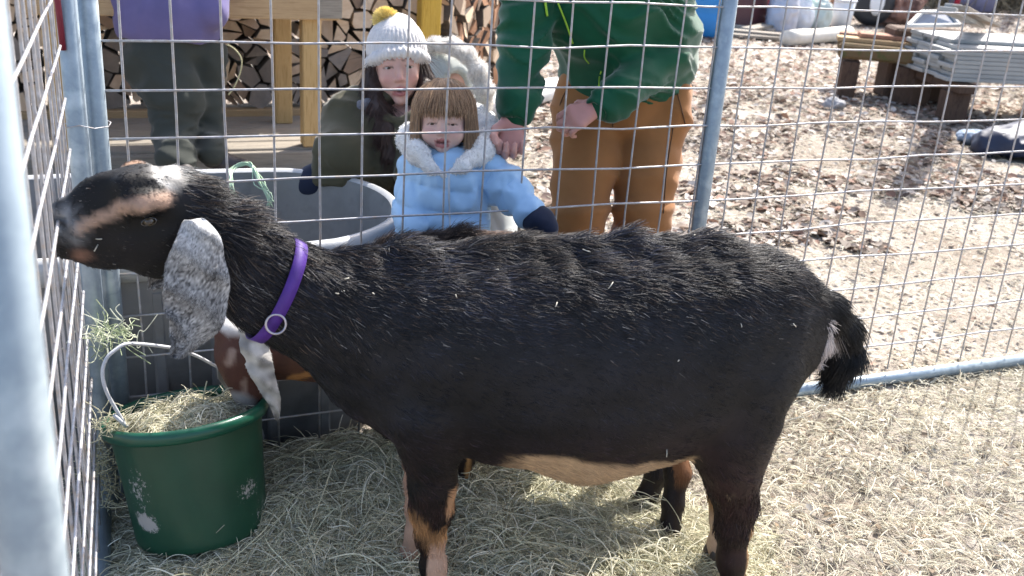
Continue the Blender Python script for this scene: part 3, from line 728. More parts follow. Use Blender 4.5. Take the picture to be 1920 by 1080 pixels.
def gcomb(p):
    c = np.tile(A(.9, 0, -.45), (len(p), 1))
    hb = p[:, 0] < .10; c[hb] = A(.95, 0, -.25)
    nb = (p[:, 0] >= .10) & (p[:, 0] < .35); c[nb] = A(.75, 0, -.6)
    lg = p[:, 2] < .33; c[lg] = A(.1, 0, -1)
    return c
def glen(p):
    z, x = p[:, 2], p[:, 0]
    ridge = np.clip((z - .70 - .10 * np.clip((.9 - x), 0, 1) + .35 * np.clip(x - 1.1, 0, 1)) / .08, 0, 1)
    neckr = np.clip((.36 - x) / .1, 0, 1) * np.clip((x - .05) / .05, 0, 1)
    L = .017 + .020 * ridge + .010 * neckr
    L = np.where(x < .06, .008, L); L = np.where((x < .06) & (z > .95), .014, L)
    L = np.minimum(L, np.interp(z, [.12, .40], [.008, .05]))
    bel = (z < .40) & (x > .62) & (x < 1.0) & (z > .24); return np.where(bel, .024, L)
def glift(p): return .16 + .26 * np.clip((p[:, 2] - .66) / .14, 0, 1) * (p[:, 0] > .12) + .25 * ((p[:, 2] < .3) & (p[:, 2] > .18))
def gfcol(p):
    c = gcol(p); dark = c.sum(1) < .06
    c = np.where(dark[:, None], c * (1 + .9 * np.clip(vnoise(p * A(1, 1, 1.6), 7, 66), -.5, 1))[:, None] + A(.0, .0005, .002) * np.clip(vnoise(p, 5, 67), 0, 1)[:, None], c)
    top = np.clip((p[:, 2] - .60) / .18, 0, 1)  # paler, grey and brown hairs along the back: sun-lit tint put into the colour
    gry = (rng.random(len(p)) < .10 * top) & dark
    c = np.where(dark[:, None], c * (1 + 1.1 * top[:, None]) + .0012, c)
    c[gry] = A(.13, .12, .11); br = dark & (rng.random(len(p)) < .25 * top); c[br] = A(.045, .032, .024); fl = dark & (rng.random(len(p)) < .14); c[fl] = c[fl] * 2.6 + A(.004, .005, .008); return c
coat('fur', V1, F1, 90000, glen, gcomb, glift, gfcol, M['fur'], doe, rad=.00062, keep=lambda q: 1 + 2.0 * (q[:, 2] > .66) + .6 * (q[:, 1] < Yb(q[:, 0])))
for c_, r_ in hoofs:
    hm = MB()
    for s_ in (-1, 1):
        rings = []
        for h_, k_ in ((.0, 1.12), (.018, 1.05), (.038, .9), (.05, .7)):
            rings.append([A(c_[0] - .006 + r_ * k_ * (math.cos(t_) * (1.15 if math.cos(t_) < 0 else .8)), c_[1] + s_ * r_ * .52 + r_ * .5 * k_ * math.sin(t_), h_) for t_ in np.linspace(0, 6.283, 13)[:-1]])
        hm.loft(rings, caps=(True, True))
    hm.build('hoof', M['hoof'], doe)
for sd_ in (-1, 1):
    e0 = HP(275, 394); ec = A(e0[0], HY + sd_ * .0565, e0[2])
    sp_ = MB(); rings = []
    for a_ in np.linspace(.05, 3.09, 10): rings.append([ec + A(.0105 * math.sin(a_) * math.cos(t_), sd_ * .0120 * math.cos(a_), .0085 * math.sin(a_) * math.sin(t_)) for t_ in np.linspace(0, 6.283, 17)[:-1]])
    ey = sp_.loft(rings, caps=(True, True)).build('eye', M['eye'], doe)
    MB().box(ec + A(0, sd_ * .0122, .0), (.010, .0012, .0035), bev=.0005).build('pupil', M['pupil'], doe)
    # eyelids: rim of hairless skin
    lid = [ec + A(.0112 * math.cos(t_), sd_ * (.0070 + .0012 * math.cos(2 * t_)), .0064 * math.sin(t_) + .0015 * math.cos(t_)) for t_ in np.linspace(0, 6.283, 25)]
    MB().tube(lid, .0015, 6, cap=False).build('eyelid', M['pupil'], doe)

def ear_mesh(name, cl, hw, Y, nvec, parent, colf, cup=.25, thick=.0035, furlen=.006, nfur=9000, nu=37, mir=1, wid=None):
    # cl: centre line points, hw: half widths (m), nvec: outward normal, wid: width direction
    m_ = len(cl); ss = smoothpath(cl, 12); hh_ = np.interp(np.linspace(0, m_ - 1, len(ss)), range(m_), hw)
    rows = []
    nv = np.array(nvec, float); nv /= np.linalg.norm(nv)
    for i, c_ in enumerate(ss):
        t_ = ss[min(i + 1, len(ss) - 1)] - ss[max(i - 1, 0)]; t_ /= np.linalg.norm(t_)
        w_ = np.cross(t_, nv); w_ /= np.linalg.norm(w_)
        row = []
        for j in range(nu):
            v_ = -1 + 2 * j / (nu - 1)
            row.append(c_ + w_ * hh_[i] * v_ - nv * cup * hh_[i] * v_ * v_ + nv * .004 * math.sin(3 * v_ + i * .35))
        rows.append(row)
    G = np.array(rows); a_, b_ = G.shape[:2]
    front = G.reshape(-1, 3) + nv * thick / 2; backv = G.reshape(-1, 3) - nv * thick / 2
    Fq = [(i * b_ + j, i * b_ + j + 1, (i + 1) * b_ + j + 1, (i + 1) * b_ + j) for i in range(a_ - 1) for j in range(b_ - 1)]
    nV = a_ * b_; Fb = [(q[3] + nV, q[2] + nV, q[1] + nV, q[0] + nV) for q in Fq]
    side_ = []
    for i in range(a_ - 1):
        side_ += [(i * b_, (i + 1) * b_, (i + 1) * b_ + nV, i * b_ + nV), (i * b_ + b_ - 1, i * b_ + b_ - 1 + nV, (i + 1) * b_ + b_ - 1 + nV, (i + 1) * b_ + b_ - 1)]
    for j in range(b_ - 1):
        side_ += [(j, j + nV, j + 1 + nV, j + 1), ((a_ - 1) * b_ + j, (a_ - 1) * b_ + j + 1, (a_ - 1) * b_ + j + 1 + nV, (a_ - 1) * b_ + j + nV)]
    V_ = np.concatenate([front, backv]); F_ = np.array(Fq + Fb + side_)
    V_ = V_ + .0015 * np.stack([vnoise(V_, 40, 7), vnoise(V_, 40, 8), vnoise(V_, 40, 9)], 1)
    o_ = put(name, qmesh(name, V_, F_, colf(V_)), M['skinfur'], parent)
    down = cl[-1] - cl[0]; down = down / np.linalg.norm(down)
    # orient faces outwards for the hair
    Fh = np.array(Fq)[:, ::1]
    n0_ = np.cross(V_[Fh[0][1]] - V_[Fh[0][0]], V_[Fh[0][2]] - V_[Fh[0][0]])
    if n0_ @ nv < 0: Fh = Fh[:, ::-1]
    f_ = coat('ear_hair', V_, Fh, nfur, furlen, down, .25, colf, M['fur'], parent, rad=.0004, clump=.3)
    return o_
def earcol(p):
    n_ = vnoise(p, 330, 61) * .8 + rng.normal(size=len(p)) * .45
    base = A(.46, .465, .47); top = np.clip((p[:, 2] - .80) / .07, 0, 1)
    streak = .5 * vnoise(p * A(1, 1, .3), 50, 63)
    w_ = np.clip(.50 + .50 * n_ + .35 * streak + .65 * top - .10, 0.06, 1.3)
    c_ = base * w_[:, None] + A(.008, .008, .012) * (1 - w_[:, None])
    ed = np.clip((p[:, 0] - (P(415, 520, -.66)[0])) / .006, 0, 1)
    return np.clip(c_ * (1 + .5 * ed[:, None]), 0, 1)
EY = -.655
def ec_(x, y, Y=EY): return P(x, y, Y)
cl = [ec_(366, 412, -.628), ec_(373, 450, -.648), ec_(372, 500), ec_(373, 550), ec_(368, 600), ec_(347, 640), ec_(322, 664)]
ear_mesh('ear', cl, [.015, .036, .049, .054, .047, .026, .004], EY, A(.12, -1, .12), doe, earcol, cup=.28, nfur=30000)
cl2 = [P(352, 395, -.475), P(345, 450, -.455), P(322, 490, -.45), P(300, 515, -.45), P(284, 541, -.45)]
ear_mesh('ear', cl2, [.022, .038, .04, .028, .004], -.45, A(-.2, 1, .1), doe, earcol, cup=.28, nfur=3000)

# tail
ts = SDF(.02); ty = Yb(1.4) - .0
tl = [(P(1512, 562, ty), .026), (P(1545, 576, ty), .026), (P(1574, 612, ty), .027), (P(1582, 655, ty), .028), (P(1574, 690, ty), .020)]
ts.path(tl, .02); V_, F_ = surf(ts, (1.2, ty - .15, .3), (1.7, ty + .15, .8), .007)
tpl = P(1546, 640, ty)
def tcol(p): return blend3((.008, .008, .009), [(seg(p, P(1541, 612, ty), P(1534, 660, ty), .016, .010, 0), (.55, .47, .42))], p)
put('tail', qmesh('tail', V_, F_, tcol(V_)), M['skinfur'], doe)
def tcomb(p):
    m_ = np.array([t_[0] for t_ in tl]); d_ = np.linalg.norm(p[:, None] - m_[None], axis=2).argmin(1)
    tg = np.array([m_[min(i + 1, 4)] - m_[max(i - 1, 0)] for i in range(5)]); tg[3] = tg[4] = A(-.03, 0, -.08)
    return tg[d_] / np.linalg.norm(tg[d_], axis=1)[:, None] * 1.2
coat('tail_hair', V_, F_, 9000, .045, tcomb, .28, tcol, M['fur'], doe, rad=.0008, droop=.25, clump=.25)
# pale hair under the tail root
ub = SDF(.02).path([(P(1540, 606, ty - .03), .013), (P(1537, 640, ty - .03), .014), (P(1530, 668, ty - .03), .008)])
V_, F_ = surf(ub, (1.2, ty - .1, .3), (1.6, ty + .1, .8), .005)
pc = lambda p: np.tile(A(.62, .54, .49), (len(p), 1))
coat('pale_tail_hair', V_, F_, 2500, .028, A(.1, 0, -1), .3, pc, M['fur'], doe, rad=.0007)
put('pale_tail_base', qmesh('pale_tail_base', V_, F_, pc(V_)), M['skinfur'], doe)

# collar
ca, cb = P(560, 478, -.60), P(497, 606, -.60); cc0 = (ca + cb) / 2; uu = (ca - cb); uu /= np.linalg.norm(uu)
ww = A(0.02, 1, 0); ww -= uu * (ww @ uu); ww /= np.linalg.norm(ww); ax_ = np.cross(uu, ww)
cc0 = cc0 + A(0, .0, 0) + .0 * uu
ctr = cc0 + A(0, -.0, 0)
def wrap(fn_, ctr, u, w, off, n=72, rmax=.3):
    out = []
    for k in range(n):
        a_ = 2 * math.pi * k / n; d_ = math.cos(a_) * u + math.sin(a_) * w
        rr_ = np.linspace(.02, rmax, 120); dd = fn_(ctr + rr_[:, None] * d_)
        i_ = np.argmax(dd > off); out.append(rr_[i_] if dd[i_] > off else .12)
    out = np.array(out); out = np.convolve(np.concatenate([out[-4:], out, out[:4]]), np.ones(9) / 9, 'valid')
    return [ctr + r_ * (math.cos(2 * math.pi * k / n) * u + math.sin(2 * math.pi * k / n) * w) for k, r_ in enumerate(out)]
print('collar centre', ctr, uu)
gfn = SDF(.03).add(nw)
lp = wrap(gfn, A(ctr[0], -.585, ctr[2]), uu, ww, .007)
rows = []
for o_, t_ in ((-.0115, 0), (-.0115, .002), (.0115, .002), (.0115, 0)):
    rows.append([q_ + ax_ * o_ + (q_ - A(ctr[0], -.585, ctr[2])) / np.linalg.norm(q_ - A(ctr[0], -.585, ctr[2])) * t_ for q_ in lp])
rows.append(rows[0]); MB().loft(rows).build('collar', M['collar'], doe)
i_ = int(np.argmin([abs(q_[0] - P(497, 604, -.66)[0]) + abs(q_[2] - P(497, 604, -.66)[2]) + .5 * max(0, q_[1] + .6) for q_ in lp])); rc_ = lp[i_] + A(0, -.006, -.006)
MB().tube([rc_ + .017 * (math.cos(t_) * A(.95, 0, .25) + math.sin(t_) * A(.25, -.2, -.95)) for t_ in np.linspace(0, 6.283, 25)], .0021, 8, cap=False).build('collar_ring', M['steel'], doe)
# bits of hay on the coat
bits = MB()
for (x_, y_) in [(1302, 440), (1262, 488), (1460, 500), (1272, 676), (1145, 535), (1043, 571), (855, 555), (645, 545), (650, 522), (632, 550), (700, 1010 - 460), (1390, 610), (1490, 610), (1250, 870 - 20), (180, 465), (184, 448), (1100, 470), (930, 505)]:
    q_ = P(x_, y_, -.95); d_ = q_ - CAM; d_ /= np.linalg.norm(d_); s_ = np.linspace(0, .6, 240); v_ = goat(q_ + s_[:, None] * d_)
    if (v_ < .004).any():
        h_ = q_ + s_[np.argmax(v_ < .006)] * d_; e_ = rng.normal(size=3) * .0035; bits.tube([h_ - e_, h_ + A(0, -.001, 0), h_ + e_], .0009, 5)
o_ = bits.build('hay_bits', basic('hay_chaff', (.5, .47, .38), (.6, .57, .5), 40, .8, 0, 0), doe); o_['kind'] = 'stuff'

# ---- the goat behind, head down in the bucket
g2 = SDF(.035)
Yc2 = lambda x: -.12 - .30 * (x - .45)
b2 = SDF(.05); b2.warp = lambda p: np.stack([p[:, 0], (p[:, 1] - Yc2(p[:, 0])) * 1.15, p[:, 2]], 1)
b2.path([(A(.46, 0, .475), .105), (A(.60, 0, .495), .14), (A(.82, 0, .49), .155), (A(1.0, 0, .50), .14), (A(1.12, 0, .51), .09)], .05)
b2.path([(A(.55, 0, .61), .018), (A(.7, 0, .65), .016), (A(.95, 0, .635), .014), (A(1.1, 0, .60), .016)], .05)
g2.add(b2)
g2.path([(P(470, 655, -.20), .052), (P(525, 650, -.175), .062), (P(585, 640, -.15), .080), (A(.46, -.13, .47), .10)], .04)
hp_ = [(P(443, 632, -.20), .043), (P(442, 665, -.205), .042), (P(450, 700, -.21), .033), (P(463, 738, -.215), .024), (P(468, 752, -.215), .019)]
h2 = SDF(.025); h2.path(hp_, .025)
h2.ell(P(432, 618, -.2), (.034, .036, .03), k=.02); h2.path([(P(470, 668, -.205), .03), (P(476, 710, -.21), .022), (P(472, 745, -.215), .014)], .02)
for s_ in (-1, 1): h2.ell(P(428, 645, -.2) + A(0, s_ * .03, 0), (.018, .014, .016), k=.015)
g2.add(h2, .03)
lg2 = [[(A(.50, -.20, .42), .06), (A(.66, -.25, .28), .036), (P(868, 850, -.265), .024), (P(868, 900, -.268), .020), (P(865, 930, -.27), .015), (A(.700, -.272, .02), .020)],
       [(A(.50, -.07, .42), .06), (A(.57, -.06, .28), .034), (A(.578, -.05, .2), .024), (A(.58, -.05, .1), .016), (A(.58, -.05, .02), .020)],
       [(A(1.08, -.36, .45), .085), (A(1.14, -.42, .30), .042), (P(1270, 890, -.50), .028), (P(1262, 940, -.52), .021), (P(1256, 985, -.535), .019), (A(1.128, -.54, .02), .021)],
       [(A(1.05, -.27, .45), .08), (A(1.10, -.33, .30), .04), (P(1232, 890, -.40), .024), (P(1216, 925, -.405), .019), (A(1.118, -.41, .02), .020)]]
for L_ in lg2: g2.path(L_, .03)
g2.disp = lambda p, d: .003 * vnoise(p, 15, 71) + .0015 * vnoise(p, 40, 72)
V2, F2 = surf(g2, (.05, -.62, 0), (1.3, .12, .78), .0075)
hA, hB = P(428, 600, -.2), P(470, 750, -.2)
def g2col(p):
    x, z = p[:, 0], p[:, 2]
    hd_ = np.clip((.30 - x) / .04, 0, 1)
    items = [(hd_, (.085, .034, .025)), (np.clip((.42 - x) / .06, 0, 1) * (1 - hd_), (.12, .055, .035))]
    items.append((np.clip((.44 - x) / .03, 0, 1) * (seg(p, P(545, 703, -.2), P(592, 688, -.2), .012, .008, 0)), (.45, .22, .08)))
    items.append((seg(p, P(425, 600, -.2), P(440, 600, -.2), .017, .01, 0), (.75, .71, .66)))
    items.append((seg(p, P(443, 735, -.2), P(458, 745, -.2), .022, .014, 0) * .85, (.42, .38, .35)))
    items.append((seg(p, P(430, 642, -.2), P(425, 665, -.2), .007, .006, 0) * .8, (.33, .24, .2)))
    items.append((seg(p, P(455, 690, -.2), P(450, 720, -.2), .006, .006, 0) * .7, (.35, .25, .2)))
    items.append((np.clip(vnoise(p, 11, 77) * 1.5 - .2, 0, 1) * (z > .58) * (x > .5), (.12, .075, .05)))
    items.append((seg(p, A(.74, -.2, .66), A(.78, -.28, .66), .028, .03), (.34, .235, .17)))
    items.append((seg(p, P(868, 850, -.27), P(866, 950, -.27), .012, .008, 0) * (z < .26) * (x < .8) * (x > P(868, 900, -.27)[0] - .002), (.42, .22, .08)))
    items.append((np.clip((z - .12) / .05, 0, 1) * (z < .3) * (x > 1.13) * .8, (.30, .13, .05)))
    return blend3((.018, .011, .009), items, p)
kid = thing('goat', 'smaller brown and white goat behind, with its head down in the green bucket', 'goat', (.75, -.22, 0))
put('body', qmesh('body', V2, F2, g2col(V2)), M['skinfur'], kid)
def g2comb(p):
    c = np.tile(A(.9, 0, -.4), (len(p), 1)); c[p[:, 0] < .28] = A(.15, 0, -1) * -1 * -1; c[p[:, 2] < .3] = A(0, 0, -1); return c
def g2len(p): return np.where(p[:, 0] < .3, .007, np.where(p[:, 2] > .58, .036, .018))
coat('fur', V2, F2, 34000, g2len, g2comb, lambda p: .12 + .4 * (p[:, 2] > .6), g2col, M['fur'], kid, rad=.0006, keep=lambda q: 1 + 4.0 * (q[:, 2] > .6) + 1.5 * (q[:, 0] < .4))
def ear2col(p):
    t_ = (p[:, 2] - .25) / .22; return np.clip(A(.62, .59, .55) * (.75 + .4 * vnoise(p, 70, 5))[:, None] - A(.1, .14, .16) * np.clip(.35 - t_, 0, 1)[:, None], 0, 1)
cl = [P(462, 612, -.245), P(474, 640, -.26), P(482, 672, -.27), P(494, 705, -.275), P(508, 738, -.275), P(517, 765, -.27), P(519, 786, -.265)]
ear_mesh('ear', cl, [.017, .030, .030, .024, .017, .011, .003], 0, A(-.1, -1, .15), kid, ear2col, cup=.35, nfur=6000, furlen=.005)
cl = [P(432, 605, -.15), P(425, 650, -.14), P(425, 700, -.14), P(440, 740, -.14)]
ear_mesh('ear', cl, [.014, .026, .022, .004], 0, A(-.1, 1, .1), kid, ear2col, cup=.35, nfur=1500, furlen=.005)
for s_ in (-1, 1):
    ec2 = P(433, 655, -.2) + A(0, s_ * .041, 0); rings = []
    for a_ in np.linspace(.05, 3.09, 8): rings.append([ec2 + .0085 * A(math.sin(a_) * math.cos(t_), s_ * math.cos(a_), math.sin(a_) * math.sin(t_)) for t_ in np.linspace(0, 6.283, 13)[:-1]])
    MB().loft(rings, caps=(True, True)).build('eye', M['pupil'], kid)
for L_ in lg2:
    c_ = L_[-1][0]; hm = MB()
    for s_ in (-1, 1):
        rings = [[A(c_[0] - .004 + .02 * k_ * math.cos(t_), c_[1] + s_ * .011 + .011 * k_ * math.sin(t_), h_) for t_ in np.linspace(0, 6.283, 11)[:-1]] for h_, k_ in ((0, 1.15), (.02, 1.05), (.036, .85))]
        hm.loft(rings, caps=(True, True))
    hm.build('hoof', M['hoof'], kid)
# ================================================================== PEOPLE
M['skin'] = basic('skin', (1, 1, 1), (.9, .88, .88), 20, .48, 0, .25, 260, .0006, attr=True, spec=.4)
M['skin'].node_tree.nodes['Principled BSDF'].inputs['Subsurface Weight'].default_value = .12
M['skin'].node_tree.nodes['Principled BSDF'].inputs['Subsurface Radius'].default_value = (.012, .005, .003)
M['eyewhite'] = basic('eye_white', (.50, .46, .44), (.44, .40, .38), 60, .12, 0, 0)
M['iris'] = basic('brown_iris', (.05, .03, .02), (.03, .02, .012), 90, .08, 0, 0)
def fabric(name, c1, c2, rough=.85, weave=700, bstr=.35, sheen=.15, **k): return basic(name, c1, c2, 6, rough, 0, bstr, weave, .0008, sheen=sheen, spec=.2, **k)
M['green_fleece'] = fabric('green_fleece', (.002, .058, .026), (.004, .085, .040), rough=.62, sheen=.35)
M['duck'] = fabric('brown_duck_cloth', (.34, .155, .058), (.28, .125, .046))
M['olive'] = fabric('olive_jacket_cloth', (.060, .055, .034), (.082, .075, .047))
M['navy'] = fabric('navy_cloth', (.012, .018, .04), (.02, .026, .05))
M['skyblue'] = fabric('sky_blue_nylon', (.36, .56, .78), (.42, .62, .84), rough=.55, weave=90)
M['fleece'] = basic('white_fleece', (.86, .85, .83), (.76, .75, .73), 70, .95, 0, .9, 260, .004, spec=.1, sheen=.3)
M['knit'] = basic('cream_knit', (.72, .70, .69), (.58, .56, .56), 60, .9, 0, .9, 330, .002, stretch=(2.2, 2.2, .25), spec=.1, sheen=.3)
M['purple'] = fabric('purple_fleece', (.115, .10, .215), (.14, .12, .26))
M['darkpants'] = fabric('dark_green_trousers', (.035, .04, .034), (.048, .052, .044))
M['parka'] = fabric('pale_grey_parka', (.40, .43, .41), (.47, .50, .48), rough=.6, weave=200)
M['boot'] = basic('dark_boot_leather', (.03, .025, .025), (.05, .04, .038), 20, .5, 0, .4, 120)
M['lime'] = basic('lime_cord', (.28, .50, .03), (.34, .6, .05), 40, .6, 0, 0)
M['yellow_yarn'] = strandmat('yellow_yarn', .9, .1)
def frame(f, u, roll=0.0):
    f = np.array(f, float); f /= np.linalg.norm(f); x = np.cross(u, f); x /= np.linalg.norm(x); u = np.cross(f, x)
    c, s = math.cos(roll), math.sin(roll)
    return np.stack([c * x + s * u, f, -s * x + c * u], 1)      # columns: right, front, up
def ridge(n): return 1 - 2 * np.abs(n)
def add_head(S, c, Rm, s=1.0, child=False, mouth=.5, lid=.0):
    G = lambda x, y, z: c + s * (Rm @ A(x, y, z))
    rr = lambda *v: tuple(s * q for q in v)
    h = SDF(.018 * s)
    if child:
        h.ell(G(0, -.012, .028), rr(.084, .095, .088), Rm); h.ell(G(0, .022, -.030), rr(.066, .066, .064), Rm, k=.03 * s)
        h.ell(G(0, .066, -.082), rr(.018, .014, .013), Rm, k=.02 * s)
        for q in (-1, 1): h.ell(G(q * .038, .056, -.040), rr(.027, .024, .026), Rm, k=.02 * s)
    else:
        h.ell(G(0, -.012, .030), rr(.074, .092, .085), Rm); h.ell(G(0, .016, -.030), rr(.058, .070, .074), Rm, k=.03 * s)
        h.ell(G(0, .062, -.095), rr(.021, .017, .017), Rm, k=.02 * s)
        for q in (-1, 1): h.ell(G(q * .034, .056, -.026), rr(.024, .022, .022), Rm, k=.02 * s)
    ez = -.006 if child else .004; nz = -.034; mz = -.060 if child else -.064
    nl = .7 if child else 1
    h.rc(G(0, .078, ez + .008), G(0, .080 + .022 * nl, nz + .004), .0065 * s, .0105 * s * (1.0), k=.009 * s)
    for q in (-1, 1): h.ell(G(q * .0105, .090, nz), rr(.0075, .009, .007), Rm, k=.006 * s)
    h.rc(G(-.032, .070, ez + .023), G(.032, .070, ez + .023), .009 * s, .009 * s, k=.014 * s)
    for q in (-1, 1):
        h.cutell(G(q * .031, .088, ez), rr(.017, .012, .0095), Rm, k=.010 * s)
        h.rc(G(q * .018, .0765, ez + .004), G(q * .031, .0815, ez + .0085), .0028 * s, .0034 * s, k=.004 * s); h.rc(G(q * .031, .0815, ez + .0085), G(q * .045, .0735, ez + .003), .0034 * s, .0026 * s, k=.004 * s)
        h.rc(G(q * .018, .0755, ez - .004), G(q * .031, .0795, ez - .009), .002 * s, .0026 * s, k=.004 * s); h.rc(G(q * .031, .0795, ez - .009), G(q * .045, .0725, ez - .002), .0026 * s, .002 * s, k=.004 * s)
        h.ell(G(q * .031, .0715, ez + .0085 - lid), rr(.0165, .0122, .0078), Rm, k=.002 * s); h.ell(G(q * .031, .0700, ez - .0110), rr(.0155, .0115, .0060), Rm, k=.002 * s)
        h.ell(G(q * .0745 * (1.1 if child else 1), -.006, -.004), rr(.009, .018, .028), Rm, k=.008 * s)
        h.cutell(G(q * .0105, .094, nz - .007), rr(.0035, .004, .0035), Rm, k=.002 * s)
    w_ = .019 if child else .023
    h.rc(G(-w_, .074, mz), G(0, .085, mz + .006), .0042 * s, .0052 * s, k=.006 * s).rc(G(0, .085, mz + .006), G(w_, .074, mz), .0052 * s, .0042 * s, k=.006 * s)
    h.rc(G(-w_ * .9, .072, mz - .006 - .005 * mouth), G(0, .082, mz - .009 - .007 * mouth), .0045 * s, .0062 * s, k=.006 * s).rc(G(0, .082, mz - .009 - .007 * mouth), G(w_ * .9, .072, mz - .006 - .005 * mouth), .0062 * s, .0045 * s, k=.006 * s)
    h.cut(G(-w_ * .85, .082, mz - .002), G(0, .092, mz - .001 - .003 * mouth), .0016 * s, (.0018 + .004 * mouth) * s, k=.003 * s).cut(G(0, .092, mz - .001 - .003 * mouth), G(w_ * .85, .082, mz - .002), (.0018 + .004 * mouth) * s, .0016 * s, k=.003 * s)
    S.add(h, .012 * s)
    return dict(G=G, ez=ez, mz=mz, nz=nz, w=w_, s=s, mouth=mouth, Rm=Rm, c=c, lid=lid)
SKIN = (.60, .365, .29)
def skincol(p, H=None, base=SKIN, brow=(.05, .028, .018)):
    c = np.tile(np.array(base), (len(p), 1)) * (1 + .05 * vnoise(p, 60, 9))[:, None]
    if H is None: return c
    s = H['s']; q = ((p - H['c']) @ H['Rm']) / s
    def g(x, y, z, r): return np.exp(-(((q - A(x, y, z)) / np.array(r)) ** 2).sum(1))
    red = g(-.038, .06, -.032, (.018, .04, .015)) + g(.038, .06, -.032, (.018, .04, .015)) + .9 * g(0, .1, -.03, (.012, .02, .010))
    c = c * (1 - .35 * np.clip(red, 0, 1)[:, None] * A(0, .55, .45))
    def band(x0, y0, x1, y1, r):
        d = A(x1 - x0, y1 - y0); v = q[:, [0, 2]] - A(x0, y0); t = np.clip((v @ d) / (d @ d), 0, 1); return np.clip((r - np.linalg.norm(v - t[:, None] * d, axis=1)) / .0022 + .5, 0, 1) * (q[:, 1] > .05)
    lip = np.maximum.reduce([band(-H['w'], H['mz'], 0, H['mz'] + .006, .0048), band(0, H['mz'] + .006, H['w'], H['mz'], .0048), band(-H['w'] * .85, H['mz'] - .008 - .004 * H['mouth'], 0, H['mz'] - .010 - .007 * H['mouth'], .006), band(0, H['mz'] - .010 - .007 * H['mouth'], H['w'] * .85, H['mz'] - .008 - .004 * H['mouth'], .006)])
    c = c * (1 - lip[:, None]) + lip[:, None] * A(.42, .15, .14)
    inn = np.maximum(band(-H['w'] * .8, H['mz'] - .002, 0, H['mz'] - .002 - .003 * H['mouth'], .0014 + .0034 * H['mouth']), band(0, H['mz'] - .002 - .003 * H['mouth'], H['w'] * .8, H['mz'] - .002, .0014 + .0034 * H['mouth'])) * (q[:, 1] < .0885)
    c = c * (1 - inn[:, None]) + inn[:, None] * A(.10, .025, .025)
    e = H['ez']
    for k in (-1, 1):
        br = np.maximum(band(k * .014, e + .021, k * .030, e + .027, .0034), band(k * .030, e + .027, k * .048, e + .021, .0028)) * .75
        c = c * (1 - br[:, None]) + br[:, None] * np.array(brow)
        l_ = H['lid']; la = np.maximum(band(k * .017, e + .0002 - l_, k * .031, e + .0028 - l_, .0017), band(k * .031, e + .0028 - l_, k * .046, e - .0005 - l_, .0019)) * .85
        c = c * (1 - la[:, None]) + la[:, None] * A(.04, .022, .016)
    return c
def ball(c, r, n=14, m=10, sx=(1, 1, 1)):
    b = MB(); rings = [[c + r * A(math.sin(a) * math.cos(t) * sx[0], math.sin(a) * math.sin(t) * sx[1], math.cos(a) * sx[2]) for t in np.linspace(0, 2 * math.pi, n + 1)[:-1]] for a in np.linspace(.08, math.pi - .08, m)]
    return b.loft(rings, caps=(True, True))
def add_eyes(H, parent, look=(0, 0), teeth=False):
    G, s, e = H['G'], H['s'], H['ez']
    for k in (-1, 1):
        cc = G(k * .031, .0665, e); b = ball(cc, .0128 * s, 18, 14).build('eye', M['eyewhite'], parent)
        d = H['Rm'] @ A(look[0], 1, look[1]); d /= np.linalg.norm(d)
        rings = []
        u = np.cross(d, [0, 0, 1]); u /= np.linalg.norm(u); v = np.cross(u, d)
        for a_ in (.02, .25, .48): rings.append([cc + s * .0133 * (math.cos(a_) * d + math.sin(a_) * (math.cos(t) * u + math.sin(t) * v)) for t in np.linspace(0, 6.283, 15)[:-1]])
        ir = MB().loft(rings, caps=(True, False)).build('iris', M['iris'], b)
    if teeth:
        t = MB(); mm = H['mz'] - .0015
        t.loft([[G(x, .0775 - 5 * x * x + dy, mm + dz) for x in np.linspace(-.015, .015, 9)] for dy, dz in ((0, .003), (.0015, .001), (.001, -.0022))], closed=False).build('teeth', M['eyewhite'], parent)
def add_hand(S, w, d, n, thumb, curl=.5, s=1.0, spread=.12, tcurl=.4):
    d = np.array(d, float); d /= np.linalg.norm(d); n = np.array(n, float); n -= d * (n @ d); n /= np.linalg.norm(n); x = np.cross(d, n) * thumb   # x points to the thumb side
    h = SDF(.007 * s)
    kn = [w + s * (.082 * d * f + x * o) for o, f in ((.030, .96), (.010, 1.0), (-.010, .97), (-.028, .88))]
    for k in kn: h.rc(w + x * .006 * s, k, .019 * s, .0125 * s, k=.014 * s)
    L = [(.040, .025, .019), (.045, .028, .020), (.041, .026, .019), (.032, .020, .017)]
    for i, k in enumerate(kn):
        a = curl * .55; p = k; r = .0098 * s * (1 if i < 3 else .88); dd = d + x * spread * (1.2 - i * .8)
        dd /= np.linalg.norm(dd)
        for j, l in enumerate(L[i]):
            dr_ = dd * math.cos(a) - n * math.sin(a); q = p + dr_ * l * s; h.rc(p, q, r, r * .9, k=.004 * s); p = q; r *= .9; a += curl * (1.0, .8, 0)[j]
    tb = w + s * (.022 * d + x * .024 - n * .008); t1 = tb + s * .040 * (d * .65 + x * .6 - n * .45); t2 = t1 + s * .030 * (d * .9 + x * .1 * (1 - tcurl) - n * .5 * (1 + tcurl)); t3 = t2 + s * .022 * (d * .85 - x * tcurl * .5 - n * .5)
    h.rc(w + s * .01 * d, tb, .018 * s, .016 * s, k=.012 * s).rc(tb, t1, .0155 * s, .0115 * s).rc(t1, t2, .0115 * s, .010 * s).rc(t2, t3, .010 * s, .0085 * s)
    S.add(h, .012 * s)
def handcol(c, p, w, r=.14):
    k = np.clip(1.3 - np.linalg.norm(p - w, axis=1) / r, 0, 1)[:, None]; return c * (1 - k * A(.0, .22, .16))
